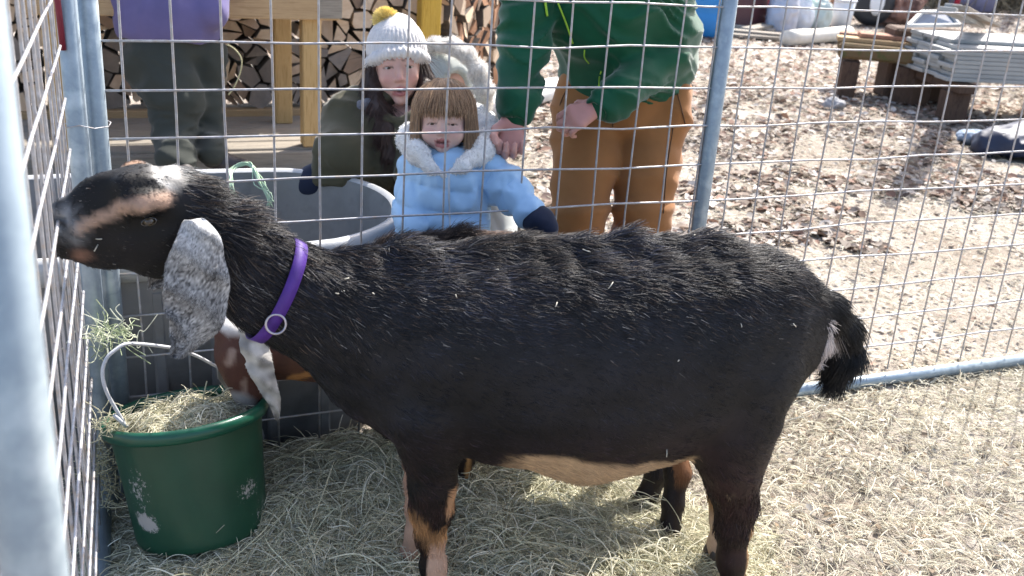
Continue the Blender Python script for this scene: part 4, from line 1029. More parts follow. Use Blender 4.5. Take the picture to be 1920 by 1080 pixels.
def onsurf(fn, x, y, lift=.004, d0=1.8, d1=5.5):
    r_ = ray(x, y); s_ = np.linspace(d0, d1, 1800); v_ = fn(CAM + s_[:, None] * r_); i = np.argmax(v_ < lift)
    return CAM + s_[i] * r_
def cloth(name, S, lo, hi, h, mat, parent): 
    V_, F_ = surf(S, lo, hi, h); return put(name, qmesh(name, V_, F_), mat, parent), V_, F_
UP = A(0, 0, 1)
TOC = A(-.39, -.92, 0)                              # towards the camera, level
IR = A(.92, -.39, 0)                                # to the right as seen from the camera

# ------------------------------------------------ the man in green, bending over the fence
man = thing('person', 'person in a green fleece and brown work trousers bending forward with both hands lowered', 'person', (1.32, .34, 0))
hipC = PD(1168, 150, 2.95); kneeL, kneeR = PD(1086, 400, 2.86), PD(1203, 405, 2.90)
hipL, hipR = PD(1108, 195, 2.95), PD(1222, 190, 2.96)
ftL, ftR = A(kneeL[0] - .01, kneeL[1] + .04, .06), A(kneeR[0] + .02, kneeR[1] + .05, .06)
chest = PD(1140, 5, 2.80); neck = PD(1105, -165, 2.68)
shL, shR = PD(985, -75, 2.70), PD(1255, -85, 2.80); elL, elR = PD(984, 95, 2.66), PD(1240, 108, 2.80); wrL, wrR = PD(968, 214, 2.60), PD(1132, 198, 2.66)
hc = PD(1080, -285, 2.50); FR = frame(TOC + A(-.1, 0, -.9), UP)
b = SDF(.03)
b.path([(hipC, .14), (hipC * .5 + chest * .5, .13), (chest, .14), (neck * .6 + chest * .4, .10), (neck, .06), (hc - (FR @ A(0, .02, .06)), .055)], .05)
b.rc(shL, shR, .065, .065, .04)
for sh, el, wr in ((shL, elL, wrL), (shR, elR, wrR)): b.path([(sh, .055), (el, .042), (wr, .028)], .02)
for hp, kn, ft in ((hipL, kneeL, ftL), (hipR, kneeR, ftR)): b.path([(hp, .085), (hp*.5+kn*.5, .065), (kn, .052), ((kn + ft) / 2 + A(0, .02, 0), .055), (ft + A(0, 0, .05), .04), (ft + A(-.03, -.10, -.02), .035)], .03)
H1 = add_head(b, hc, FR, 1.0)
ac = elL - wrL; ac /= np.linalg.norm(ac)
add_hand(b, wrL - ac * .006, TOC * .42 + A(0, 0, -1) - IR * .1, -TOC + A(0, 0, -.3), -1, curl=1.25, s=.95, spread=.05, tcurl=.9)
ac2 = elR - wrR; ac2 /= np.linalg.norm(ac2)
add_hand(b, wrR - ac2 * .008, -IR - A(0, 0, .42) + TOC * .25, TOC * .75 + A(0, 0, .7), 1, curl=.95, s=.96, spread=.06, tcurl=.5)
V_, F_ = surf(b, np.minimum.reduce([hc - .18, wrL - .2, A(.7, -.15, 0)]), A(1.8, .9, 1.75), .0062)
c_ = handcol(handcol(skincol(V_, H1), V_, wrL), V_, wrR); put('body', qmesh('body', V_, F_, c_), M['skin'], man)
add_eyes(H1, man, (0, -.2))
hoS = SDF(.035)
hoS.path([(hipC + A(0, 0, .05), .185), (PD(1175, 70, 2.9), .175), (chest, .178), (neck * .55 + chest * .45, .15), (neck, .09)], .06)
hoS.ell(PD(1205, 70, 2.88), (.15, .13, .16), k=.05)
hoS.rc(shL, shR, .095, .095, .06); hoS.ell(neck - A(0, -.08, .0), (.13, .10, .08), k=.05)
hoS.path([(shL, .076), (elL, .060), (wrL * .82 + elL * .18, .046), (wrL + ac * .004, .038)], .025); hoS.path([(shR, .08), (elR, .064), (wrR * .8 + elR * .2, .050), (wrR + ac2 * .004, .040)], .025)
hemn = (hipC - chest); hemn /= np.linalg.norm(hemn)
def hod(p, d):
    q = p + .035 * np.stack([vnoise(p, 9, 81), vnoise(p, 9, 82), vnoise(p, 9, 83)], 1)
    q[:, 2] += .35 * np.abs(q[:, 0] - 1.12)                 # the drag folds slope down towards the zip
    return .012 * ridge(vnoise(q * A(5, 5, 20), 1, 91)) + .010 * ridge(vnoise(q * A(6, 6, 38), 1, 92)) - .005
hoS.disp = hod
cuff = SDF().rc(wrL + ac * .03, wrL - ac * .002, .040, .037).rc(wrR + ac2 * .03, wrR - ac2 * .002, .042, .039)
hem = SDF(.01); hem.add(hoS)
# hollow below the wrist: cut the sleeve ends and the hem flat
hoS.plane(hipC + hemn * .075 + A(0, 0, -.02), hemn, k=.012)
for w_, a_ in ((wrL, ac), (wrR, ac2)): hoS.cut(w_ - a_ * .05, w_ - a_ * .012, .05, .030, k=.004)
cloth('fleece_jacket', hoS, A(.75, -.15, .55), A(1.85, .95, 1.7), .0068, M['green_fleece'], man)
for w_, a_, r_ in ((wrL, ac, .040), (wrR, ac2, .042)): put('cuff', qmesh('cuff', *surf(SDF().rc(w_ + a_ * .03, w_ - a_ * .002, r_, r_ - .003), w_ - .1, w_ + .12, .006)), M['green_fleece'], man)
pa = SDF(.035)
pa.path([(hipC + A(0, 0, .03), .160), (hipC + A(0, 0, -.06), .165)], .05)
for hp, kn, ft, k in ((hipL, kneeL, ftL, -1), (hipR, kneeR, ftR, 1)):
    pa.path([(hp, .112), (hp * .5 + kn * .5, .094), (kn, .080), ((kn + ft) / 2 + A(0, .02, 0), .076), (ft + A(0, .01, .03), .076)], .008)
pa.ell(PD(1262, 215, 2.90), (.05, .06, .09), k=.03)
pa.disp = lambda p, d: .009 * ridge(vnoise(p * A(6, 6, 13) + p[:, [2, 0, 1]] * A(9, 0, 5), 1, 95)) + .004 * vnoise(p, 20, 96) + .004 * ridge(vnoise(p * A(10, 10, 26), 1, 97)) * (p[:, 2] < .5)
cloth('work_trousers', pa, A(.85, -.1, .02), A(1.75, .8, 1.15), .0085, M['duck'], man)
def seamline(name, pts, S, mat, lift=.003, r=.0018): MB().tube(smoothpath([onsurf(S, x, y, lift) for x, y in pts], 5), r, 5).build(name, mat, man)
M['seam'] = basic('dark_seam', (.10, .045, .018), None, 8, .9, 0, 0)
for pts_ in ([(1150, 182), (1150, 205), (1149, 238)], [(1068, 158), (1052, 190), (1046, 222)], [(1268, 168), (1278, 205), (1286, 238)], [(1262, 240), (1250, 320), (1244, 400)]): seamline('seam', pts_, pa, M['seam'])
for ft in (ftL, ftR): put('boot', qmesh('boot', *surf(SDF(.03).path([(ft + A(0, 0, .03), .055), (ft + A(-.02, -.06, -.015), .045), (ft + A(-.05, -.15, -.02), .04)]).plane(A(0, 0, .004), A(0, 0, -1)), ft - .25, ft + .2, .008)), M['boot'], man)
def cord(name, pts, r, mat, S, parent, lift=.006, n=4): MB().tube(smoothpath([onsurf(S, x, y, lift) for x, y in pts], n), r, 6).build(name, mat, parent)
cord('drawstring', [(1040, -10), (1052, 20), (1063, 48), (1074, 82)], .0028, M['lime'], hoS, man)
cord('drawstring', [(1022, 0), (1024, 15), (1026, 30)], .0035, M['lime'], hoS, man)
cord('zip_tape', [(1096, 94), (1096, 108), (1104, 119)], .002, M['lime'], hoS, man)
cord('zip_tape', [(1127, 134), (1124, 146), (1123, 162)], .0022, M['lime'], hoS, man)
hs_ = SDF().ell(hc + FR @ A(0, -.02, .045), (.083, .085, .085)); put('hair', qmesh('hair', *surf(lambda p: np.maximum(hs_(p), -((p - hc) @ (FR @ A(0, -.75, .65))) - .0), hc - .15, hc + .18, .008)), basic('short_brown_hair', (.05, .03, .02), (.08, .05, .03), 60, .7, 0, .8, 200), man)

# ------------------------------------------------ the child
kidp = thing('person', 'small child with light brown bob in a sky blue puffer jacket at the fence', 'person', (.80, .20, 0))
hc = PD(832, 226, 2.55); FR = frame(TOC + A(0, 0, .16) + IR * .03, UP, R(2))
b = SDF(.02)
nb = hc + A(.0, .03, -.10); tc1 = PD(838, 345, 2.60); tc2 = PD(838, 430, 2.64)
sl, sr = PD(788, 322, 2.60), PD(898, 315, 2.60); el_, er_ = PD(776, 378, 2.58), PD(950, 352, 2.58); wl_, wr_ = PD(772, 440, 2.54), PD(998, 404, 2.55)
b.path([(hc + FR @ A(0, -.03, -.06), .035), (nb, .033), (tc1, .075), (tc2, .08), (A(.80, .22, .42), .085)], .03)
b.rc(sl, sr, .035, .035, .03); b.path([(sl, .032), (el_, .026), (wl_, .02)]).path([(sr, .032), (er_, .026), (wr_, .02)])
for q in (-1, 1): b.path([(A(.80 + q * .05, .22, .40), .06), (A(.80 + q * .055, .20, .22), .045), (A(.80 + q * .055, .22, .05), .032), (A(.79 + q * .055, .14, .025), .025)], .02)
H2 = add_head(b, hc, FR, .80, child=True, mouth=.75, lid=.0015)
add_hand(b, wl_, wl_ - el_, -IR + TOC, 1, .6, .6); add_hand(b, wr_, wr_ - er_, A(0, 0, 1) + TOC * .4, 1, .3, .6)
V_, F_ = surf(b, A(.55, -.1, 0), A(1.15, .45, 1.0), .0042)
put('body', qmesh('body', V_, F_, skincol(V_, H2, (.68, .45, .375), (.22, .13, .07))), M['skin'], kidp)
add_eyes(H2, kidp, (0, -.32))
jk = SDF(.03)
jk.path([(hc + A(0, .04, -.14), .065), (tc1, .096), (tc2, .104), (A(.80, .22, .50), .108), (A(.80, .22, .44), .108)], .025); jk.rc(sl, sr, .052, .052, .03)
jk.path([(sl, .050), (el_, .046), (wl_ + A(0, 0, .015), .038)], .010); jk.path([(sr, .054), (er_, .047), (wr_ + (er_ - wr_) * .1, .036)], .012)
axr = (wr_ - sr) / np.linalg.norm(wr_ - sr)
def jdisp(p, d):
    t_ = (p - sr) @ axr; onarm = (t_ > .035) & (np.linalg.norm(p - sr - t_[:, None] * axr, axis=1) < .085)
    ph = np.where(onarm, t_ / .052, (p[:, 2] + .10 * (p[:, 0] - .8)) / .058)
    q = np.abs(np.sin(math.pi * ph)); return .011 * np.sqrt(q) - .006 + .005 * ridge(vnoise(p, 22, 33)) + .003 * ridge(vnoise(p * A(60, 60, 14), 1, 34))
jk.disp = jdisp
jk.plane(A(.8, .2, .42), A(0, 0, -1), k=.02)
cloth('puffer_jacket', jk, A(.5, -.1, .36), A(1.2, .48, .95), .006, M['skyblue'], kidp)
cord('jacket_zip', [(842, 318), (842, 345), (842, 375), (843, 405), (844, 425)], .0028, basic('pale_zip', (.55, .62, .7), None, 8, .4), jk, kidp, .003)
gl = SDF(.02); gl.path([(wr_ - axr * .005, .036), (wr_ + axr * .03, .036), (wr_ + axr * .055, .026)]).rc(wr_ + axr * .02, wr_ + axr * .03 + A(-.02, -.02, .015), .02, .014)
put('mitten', qmesh('mitten', *surf(gl, wr_ - .1, wr_ + .12, .006)), M['navy'], kidp)
gl2 = SDF(.02); a_ = (wl_ - el_) / np.linalg.norm(wl_ - el_); gl2.path([(wl_ - a_ * .0, .036), (wl_ + a_ * .05, .028)])
put('mitten', qmesh('mitten', *surf(gl2, wl_ - .1, wl_ + .12, .006)), M['navy'], kidp)
tr = SDF(.02)
for q in (-1, 1): tr.path([(A(.80 + q * .05, .22, .44), .08), (A(.80 + q * .058, .20, .22), .062), (A(.80 + q * .06, .22, .05), .055)], .03)
tr.disp = lambda p, d: .004 * ridge(vnoise(p * A(10, 10, 30), 1, 35)); cloth('leggings', tr, A(.6, .0, .01), A(1.0, .4, .6), .008, M['navy'], kidp)
for q in (-1, 1): put('boot', qmesh('boot', *surf(SDF(.02).path([(A(.80 + q * .06, .23, .05), .042), (A(.79 + q * .06, .13, .035), .036)]).plane(A(0, 0, .003), A(0, 0, -1)), A(.6, 0, 0), A(1.0, .4, .14), .007)), M['boot'], kidp)
# fleece-lined hood lying open round the neck
hd_ = SDF(.03)
hd_.path([(PD(830, 328, 2.50), .008), (PD(806, 312, 2.49), .016), (PD(782, 286, 2.51), .027), (PD(772, 264, 2.60), .036), (PD(815, 240, 2.74), .045), (PD(880, 232, 2.74), .055), (PD(918, 258, 2.66), .044), (PD(902, 284, 2.55), .030), (PD(868, 311, 2.49), .017), (PD(838, 328, 2.50), .008)], .02)
hd_.disp = lambda p, d: .006 * vnoise(p, 30, 36) + .003 * vnoise(p, 80, 37)
o_, V_, F_ = cloth('fleece_hood', hd_, A(.5, -.1, .6), A(1.15, .6, 1.1), .006, M['fleece'], kidp)
coat('hood_fleece_pile', V_, F_, 9000, .008, A(0, 0, .1), .9, lambda p: np.tile(A(.8, .79, .77), (len(p), 1)), M['hair'], kidp, rad=.0007, clump=.8)
# hair: a bob with a straight fringe
def scalp(H, n, rx, ry, rz, off, fringe, side, backl, colf, parent, name='hair', rad=.0006, K=9, back=0.0, flare=.03, face=.052, part=.0):
    c, Rm, s = H['c'], H['Rm'], H['s']; th = rng.uniform(0, 2 * math.pi, n); el = np.arccos(rng.uniform(.05, 1, n)); pts = np.zeros((n, K, 3))
    front = np.cos(th)                               # 1 = face side
    for i in range(n):
        a = th[i]; e0 = el[i] * .9; f = front[i]
        side_ = abs(math.sin(a))
        infr = (f > .0) and (abs(math.sin(a)) * rx < face)
        zend = fringe if infr else (side if f > -.3 else backl)
        zend += rng.normal() * .009
        e_ = e0; lst = []
        # follow the skull outwards, then fall
        for k in range(K):
            t = k / (K - 1)
            zz = math.cos(e0) * rz * (1 - t) + zend * t if math.cos(e0) * rz > zend else zend
            if zz > off: 
                r_ = math.sqrt(max(0, 1 - (zz / rz) ** 2)); 
            else: r_ = 1.0 + flare * (off - zz) / .1
            r_ = max(r_, .02)
            lst.append((r_ * rx * math.sin(a), r_ * ry * math.cos(a) + back, zz + .030))
        pts[i] = [c + s * (Rm @ A(*q)) for q in lst]
    pts += rng.normal(size=(n, 1, 3)) * .0016 + np.linspace(0, 1, K)[None, :, None] ** 1.5 * (rng.normal(size=(n, 1, 3)) * .0045 + .006 * np.stack([vnoise(pts[:, 0] * A(1, 1, .3), 45, 5 + i) for i in range(3)], 1)[:, None])
    cc = colf(n); o = strands(name, pts, np.full(n, rad)[:, None] * np.linspace(1, .6, K)[None], cc, M['hair'], parent); o['kind'] = 'stuff'; return o
cap = SDF(.01).ell(H2['G'](0, -.018, .034), tuple(.80 * q for q in (.089, .098, .090)), FR)
def capf(p):
    q = ((p - H2['c']) @ FR) / .80; d = cap(p)
    d2 = np.maximum(d, .8 * np.minimum(q[:, 1] - .035, -(q[:, 2] - .050)) ) # open at the face
    return np.maximum(d2, .8 * (-.055 - q[:, 2]))
M['childhair'] = basic('light_brown_hair_base', (.17, .095, .05), (.23, .14, .08), 40, .6, 0, .6, 200, .002, stretch=(3, 3, .3))
put('hair_base', qmesh('hair_base', *surf(capf, hc - .13, hc + .13, .005)), M['childhair'], kidp)
scalp(H2, 9500, .098, .107, .099, .012, .004, -.108, -.10, lambda n: A(.33, .21, .125) * rng.uniform(.45, 1.6, (n, 1)) + A(.12, .09, .055) * (rng.random((n, 1)) < .2), kidp, back=-.012, face=.074, rad=.00055)

# ------------------------------------------------ the crouching woman
wom = thing('person', 'person crouching in an olive jacket and cream bobble hat with long dark hair', 'person', (.80, .85, 0))
hc = PD(746, 128, 3.08); FR = frame(TOC + A(0, 0, .16) + IR * .16, UP, R(5)); 
b = SDF(.03)
tn = PD(722, 235, 3.16); pel = A(tn[0] - .02, tn[1] + .12, .32)
sl, sr = PD(668, 222, 3.14), PD(778, 235, 3.10); el_, er_ = PD(640, 300, 3.02), PD(800, 330, 2.98); wl_, wr_ = PD(612, 322, 3.04), PD(812, 400, 2.95)
b.path([(hc + FR @ A(0, -.03, -.07), .05), (tn + A(0, 0, .02), .06), (tn + A(0, 0, -.12), .12), (pel, .13)], .04); b.rc(sl, sr, .055, .055)
b.path([(sl, .045), (el_, .036), (wl_, .026)]).path([(sr, .045), (er_, .036), (wr_, .026)])
for q in (-1, 1):
    kn = pel + TOC * .08 + IR * (q * .14 + .10) + A(0, 0, .10); ft = pel + TOC * .12 + IR * q * .13; ft[2] = .05
    b.path([(pel + IR * q * .08, .085), (kn, .06), (ft + A(0, 0, .06), .04), (ft + TOC * .13 - A(0, 0, .02), .03)], .03)
H3 = add_head(b, hc, FR, .97, mouth=.7)
add_hand(b, wl_, wl_ - el_, A(0, 0, 1), 1, 1.5, .8); add_hand(b, wr_, wr_ - er_, A(0, 0, 1) - IR, -1, 1.5, .8)
V_, F_ = surf(b, A(.3, .25, 0), A(1.3, 1.4, 1.2), .0055)
put('body', qmesh('body', V_, F_, skincol(V_, H3, (.60, .36, .30))), M['skin'], wom)
add_eyes(H3, wom, (.18, -.22), teeth=True)
jk = SDF(.04)
jk.path([(tn + A(0, 0, .035), .085), (tn + A(0, 0, -.10), .165), (tn * .4 + pel * .6, .185), (pel, .185)], .05); jk.rc(sl, sr, .085, .085, .05)
jk.path([(sl, .085), (el_, .075), (wl_ + (el_ - wl_) * .15, .052)], .03); jk.path([(sr, .085), (er_, .070), (wr_ + (er_ - wr_) * .15, .050)], .03)
jk.ell(tn + A(.0, .08, .03), (.12, .10, .06), k=.04)
jk.disp = lambda p, d: .012 * ridge(vnoise(p * A(7, 7, 15), 1, 41)) + .006 * ridge(vnoise(p * A(16, 16, 30), 1, 42)) + .004 * vnoise(p, 22, 43)
jk.cutell(hc + FR @ A(0, .06, -.12), (.05, .05, .05), k=.02)
cloth('olive_jacket', jk, A(.25, .2, .12), A(1.35, 1.5, 1.15), .009, M['olive'], wom)
co = SDF(.015).path([(PD(690, 196, 3.05), .02), (PD(675, 206, 3.06), .024), (PD(662, 220, 3.08), .014)])
put('jacket_lining', qmesh('jacket_lining', *surf(co, PD(700, 230, 3.0) - .25, PD(700, 230, 3.0) + .25, .006)), fabric('grey_lining', (.14, .14, .16), (.18, .18, .2)), wom)
a_ = (wl_ - el_) / np.linalg.norm(wl_ - el_); gl = SDF(.02).path([(wl_ + a_ * .0, .040), (wl_ + a_ * .05, .048), (wl_ + a_ * .09, .042)]); put('glove', qmesh('glove', *surf(gl, wl_ - .15, wl_ + .15, .007)), M['navy'], wom)
lg = SDF(.03)
for q in (-1, 1):
    kn = pel + TOC * .08 + IR * (q * .14 + .10) + A(0, 0, .10); ft = pel + TOC * .12 + IR * q * .13; ft[2] = .05
    lg.path([(pel + IR * q * .08, .11), (kn, .082), (ft + A(0, 0, .06), .06)], .03)
lg.disp = lambda p, d: .006 * ridge(vnoise(p, 12, 44)); cloth('dark_trousers', lg, A(.2, .2, .02), A(1.4, 1.5, .75), .010, M['navy'], wom)
for q in (-1, 1):
    ft = pel + TOC * .12 + IR * q * .13; ft[2] = .05; put('boot', qmesh('boot', *surf(SDF(.03).path([(ft + A(0, 0, .03), .05), (ft + TOC * .15 - A(0, 0, .01), .042)]).plane(A(0, 0, .003), A(0, 0, -1)), ft - .25, ft + .25, .009)), M['boot'], wom)
# hair under the hat
hm_ = SDF(.025)
G = H3['G']
for q in (-1, 1):
    hm_.path([(G(q * .066, -.005, .02), .022), (G(q * .080, -.010, -.05), .028), (G(q * .082, .0, -.12), .032), (G(q * .075, .02, -.19), .034), (G(q * .06, .03, -.25), .020)], .02)
hm_.ell(G(0, -.05, -.05), (.085, .06, .12), FR); hm_.path([(G(-.09, -.01, -.14), .04), (G(-.06, .03, -.22), .045), (G(-.01, .05, -.26), .03)], .02)
for q, w_ in ((-1, 1), (1, .8)):
    hm_.path([(G(q * .078, .02, -.07), .022), (G(q * .070, .055, -.13), .030 * w_), (G(q * .052, .085, -.20), .036 * w_), (G(q * .040, .10, -.27), .030 * w_), (G(q * .03, .10, -.32), .014)], .02)
hm_.disp = lambda p, d: .005 * ridge(vnoise(p * A(45, 45, 10), 1, 45))
M['darkhair'] = basic('dark_brown_hair_base', (.030, .015, .011), (.05, .026, .018), 40, .5, 0, .6, 200, .002, stretch=(4, 4, .3))
V_, F_ = surf(hm_, hc - .42, hc + .25, .006); put('long_hair', qmesh('long_hair', V_, F_), M['darkhair'], wom)
coat('hair_strands', V_, F_, 7000, .075, A(0, 0, -1), .12, lambda p: np.tile(A(.045, .022, .016), (len(p), 1)), M['hair'], wom, rad=.0006, clump=.2, K=6)
hat = SDF(.02); HU = FR @ A(0, -.12, 1); HU /= np.linalg.norm(HU)
hat.ell(G(0, -.022, .055), (.092, .103, .100), FR)
hat.path([(G(x, y, z), .013) for x, y, z in [(-.088, -.01, .018), (-.070, .055, .034), (-.03, .086, .046), (.02, .088, .048), (.062, .062, .040), (.088, .0, .024)]], .012)
hat.path([(G(x, y, z), .013) for x, y, z in [(.088, .0, .024), (.07, -.08, .01), (0, -.118, .0), (-.07, -.08, .008), (-.088, -.01, .018)]], .012)
hat.ell(G(0, -.03, .13), (.05, .05, .035), FR, k=.03)
def hatf(p):
    q = (p - hc) @ FR; d = hat(p); ang = np.arctan2(q[:, 0], q[:, 1] + .02)
    d = d - .0022 * np.sin(ang * 46) * (q[:, 2] < .12)
    cutz = .018 + .014 * np.clip(q[:, 1] / .09, -1, 1)
    inner = np.sqrt(((q - A(0, -.022, .02)) / A(.080, .092, .09)) ** 2 @ np.ones(3)) - 1
    d = np.maximum(d, np.where(q[:, 2] < .05, -inner * .08, -1))
    return np.maximum(d, (cutz - .016 - q[:, 2]))
put('knit_hat', qmesh('knit_hat', *surf(hatf, hc - .16, hc + .22, .0042)), M['knit'], wom)
pc_ = PD(724, 38, 3.06); pm = ball(pc_, .028, 20, 14); me_ = pm.mesh('pompom', basic('yellow_yarn_base', (.85, .68, .24), (.9, .75, .3), 60, .9, 0, .5)); put('pompom', me_, None, wom)
vv = np.array([v.co[:] for v in me_.vertices]); nn_ = 5000; d_ = rng.normal(size=(nn_, 3)); d_ /= np.linalg.norm(d_, axis=1)[:, None]
pts = pc_ + d_[:, None] * (np.linspace(.022, .038, 4)[None, :, None]) + rng.normal(size=(nn_, 1, 3)) * .003 * np.linspace(0, 1, 4)[None, :, None]
o = strands('pompom_yarn', pts, np.full(nn_, .0009), A(.92, .76, .33) * rng.uniform(.8, 1.15, (nn_, 1)), M['yellow_yarn'], wom); o['kind'] = 'stuff'

# ------------------------------------------------ the person in the fur-trimmed parka behind
par = thing('person', 'person in a pale quilted parka with white fur hood stooping behind the child', 'person', (1.15, 1.5, 0))
hc = PD(838, 165, 3.65); FR = frame(IR * .9 + A(0, 0, -.5) + TOC * .35, UP)
b = SDF(.03); tn = PD(815, 235, 3.72); pel = A(tn[0] - .16, tn[1] + .1, .45)
sl, sr = PD(770, 235, 3.72), PD(880, 245, 3.65); 
b.path([(hc, .06), (tn, .06), (tn + A(0, 0, -.15), .12), (pel, .13)], .04).rc(sl, sr, .05, .05)
el_, er_ = sl + A(-.02, -.05, -.25), sr + A(.06, -.10, -.22); wl_, wr_ = el_ + A(.05, -.15, -.15), er_ + A(.0, -.16, -.14)
b.path([(sl, .045), (el_, .035), (wl_, .026)]).path([(sr, .045), (er_, .035), (wr_, .026)])
for q in (-1, 1):
    kn = pel + TOC * .2 + IR * q * .12 + A(0, 0, -.08); ft = pel + IR * q * .13; ft[2] = .05
    b.path([(pel + IR * q * .08, .085), (kn, .06), (ft + A(0, 0, .06), .04), (ft + TOC * .12 - A(0, 0, .02), .03)], .03)
H4 = add_head(b, hc, FR, .9); add_hand(b, wl_, wl_ - el_, A(0, 0, 1), 1, .5, .9); add_hand(b, wr_, wr_ - er_, A(0, 0, 1), -1, .5, .9)
V_, F_ = surf(b, A(.6, .6, 0), A(1.8, 2.0, 1.25), .007); put('body', qmesh('body', V_, F_, skincol(V_, H4)), M['skin'], par); add_eyes(H4, par)
pk = SDF(.04); pk.ell(PD(828, 150, 3.66), (.125, .130, .118), k=.03); pk.path([(tn + A(0, 0, .02), .11), (tn + A(0, 0, -.12), .18), (pel + A(0, .05, .05), .15)], .05).rc(sl, sr, .10, .10, .05)
pk.path([(sl, .09), (el_, .075), (wl_, .05)], .03).path([(sr, .09), (er_, .075), (wr_, .05)], .03)
def pkd(p, d):
    u_ = (p - hc) @ FR; return .012 * np.sqrt(np.abs(np.sin(math.pi * (u_[:, 2] + .35 * u_[:, 1]) / .075))) * 1.0 - .006 + .004 * ridge(vnoise(p, 16, 46))
pk.disp = pkd
pk.cutell(PD(868, 168, 3.52), (.06, .10, .075), k=.01)
cloth('quilted_parka', pk, A(.5, .5, .2), A(1.9, 2.1, 1.25), .008, M['parka'], par)
fr_ = SDF(.02).path([(PD(x, y, d_), r_) for x, y, d_, r_ in [(788, 96, 3.60, .010), (815, 86, 3.55, .014), (848, 86, 3.50, .017), (876, 104, 3.47, .021), (897, 134, 3.46, .024), (907, 168, 3.47, .025), (908, 196, 3.50, .022), (899, 213, 3.55, .016)]], .02)
fr_.disp = lambda p, d: .008 * vnoise(p, 30, 47); V_, F_ = surf(fr_, A(.9, .6, .6), A(1.7, 1.6, 1.3), .007); put('fur_trim', qmesh('fur_trim', V_, F_), M['fleece'], par)
coat('fur_trim_hair', V_, F_, 8000, .018, A(0, 0, .05), .9, lambda p: np.tile(A(.80, .77, .73), (len(p), 1)), M['hair'], par, rad=.0007, clump=1.2)
lg = SDF(.03)
for q in (-1, 1):
    kn = pel + TOC * .2 + IR * q * .12 + A(0, 0, -.08); ft = pel + IR * q * .13; ft[2] = .05
    lg.path([(pel + IR * q * .08, .11), (kn, .082), (ft + A(0, 0, .06), .06)], .03); put('boot', qmesh('boot', *surf(SDF(.03).path([(ft + A(0, 0, .03), .05), (ft + TOC * .15 - A(0, 0, .01), .042)]).plane(A(0, 0, .003), A(0, 0, -1)), ft - .25, ft + .25, .010)), M['boot'], par)
cloth('dark_trousers', lg, A(.5, .5, .02), A(1.9, 2.1, .75), .012, M['navy'], par)
sc_ = SDF(.01).path([(PD(888, 200, 3.42), .012), (PD(902, 215, 3.42), .012)]); put('teal_scarf', qmesh('teal_scarf', *surf(sc_, PD(895, 208, 3.42) - .06, PD(895, 208, 3.42) + .06, .005)), fabric('teal_cloth', (.01, .28, .20), (.01, .34, .25)), par)

# ------------------------------------------------ the standing person in purple
pur = thing('person', 'standing person in loose purple jacket and dark baggy trousers, head out of the picture', 'person', (.42, 2.6, .1))
D0 = 4.72
hp = PD(322, 60, D0); t1 = PD(310, -60, D0); t2 = PD(300, -260, D0); hd0 = PD(300, -390, D0)
kA, kB = PD(330, 195, D0 - .05), PD(386, 190, D0 + .08); fA, fB = PZ(332, 306, .17), PZ(400, 296, .17); fA[2] = fB[2] = .165
b = SDF(.03); b.path([(hp, .14), (t1, .13), (t2, .13), (hd0 - A(0, 0, .15), .055), (hd0, .06)], .04)
b.rc(t2 - IR * .16, t2 + IR * .16, .06, .06)
wA, wB = PD(225, 20, D0 - .1), PD(400, 0, D0 - .1)
b.path([(t2 - IR * .18, .05), (PD(220, -120, D0), .04), (wA, .03)]).path([(t2 + IR * .18, .05), (PD(410, -130, D0), .04), (wB, .03)])
for k, f in ((kA, fA), (kB, fB)): b.path([(hp + (k - hp) * .2, .08), (k, .045), (PD(328, 250, D0 - .05) if k is kA else PD(388, 250, D0 + .08), .03), (f, .032), (f + A(.05, -.03, -.03), .028)], .03)
FR = frame(A(.6, .5, -.1), UP); H5 = add_head(b, hd0 + A(0, 0, .05), FR, .97)
add_hand(b, wA, A(.1, -.1, -1), -IR, -1, .5, .9); add_hand(b, wB, A(.3, .3, -.6), IR, 1, .5, .9)
V_, F_ = surf(b, np.minimum(hp, fA) - A(.4, .5, .6), np.maximum(t2, hd0) + A(.5, .5, .25), .0085); put('body', qmesh('body', V_[:, :], F_, skincol(V_, H5)), M['skin'], pur)
jk = SDF(.05); jk.path([(PD(318, 40, D0), .235), (t1, .20), (t2, .18), (hd0 - A(0, 0, .17), .09)], .06); jk.rc(t2 - IR * .16, t2 + IR * .16, .09, .09)
jk.path([(t2 - IR * .18, .085), (PD(218, -120, D0), .075), (PD(226, -5, D0 - .1), .06)], .03); jk.path([(t2 + IR * .18, .085), (PD(412, -130, D0), .075), (PD(398, 22, D0 - .1), .075)], .03)
jk.disp = lambda p, d: .012 * ridge(vnoise(p * A(9, 9, 3.5), 1, 48)) + .004 * vnoise(p, 14, 49)
jk.plane(PD(318, 80, D0 - .15), A(.0, -.0, -1), k=.01)
cloth('purple_jacket', jk, hp - A(.5, .5, .25), t2 + A(.5, .5, .3), .011, M['purple'], pur)
pt = SDF(.03)
pt.path([(hp, .17), (PD(305, 110, D0), .165)], .05)
pt.path([(PD(300, 120, D0 - .02), .155), (PD(322, 165, D0 - .05), .125), (kA, .108), (PD(328, 250, D0 - .05), .090), (fA + A(0, 0, .02), .078)], .03)
pt.path([(PD(380, 105, D0 + .06), .11), (kB, .065), (PD(388, 250, D0 + .08), .062), (fB + A(-.01, 0, .02), .068)], .03)
pt.disp = lambda p, d: .014 * ridge(vnoise(p * A(7, 7, 15) + p[:, [2, 2, 0]] * A(4, 3, 4), 1, 58)) + .009 * ridge(vnoise(p * A(9, 9, 34), 1, 59)) * np.clip((.55 - p[:, 2]) / .2, .2, 1)
pt.plane(A(0, 0, .15), A(0, 0, -1), k=.01)
cloth('baggy_trousers', pt, np.minimum(fA, hp) - A(.45, .5, .1), hp + A(.5, .5, .15), .0095, M['darkpants'], pur)
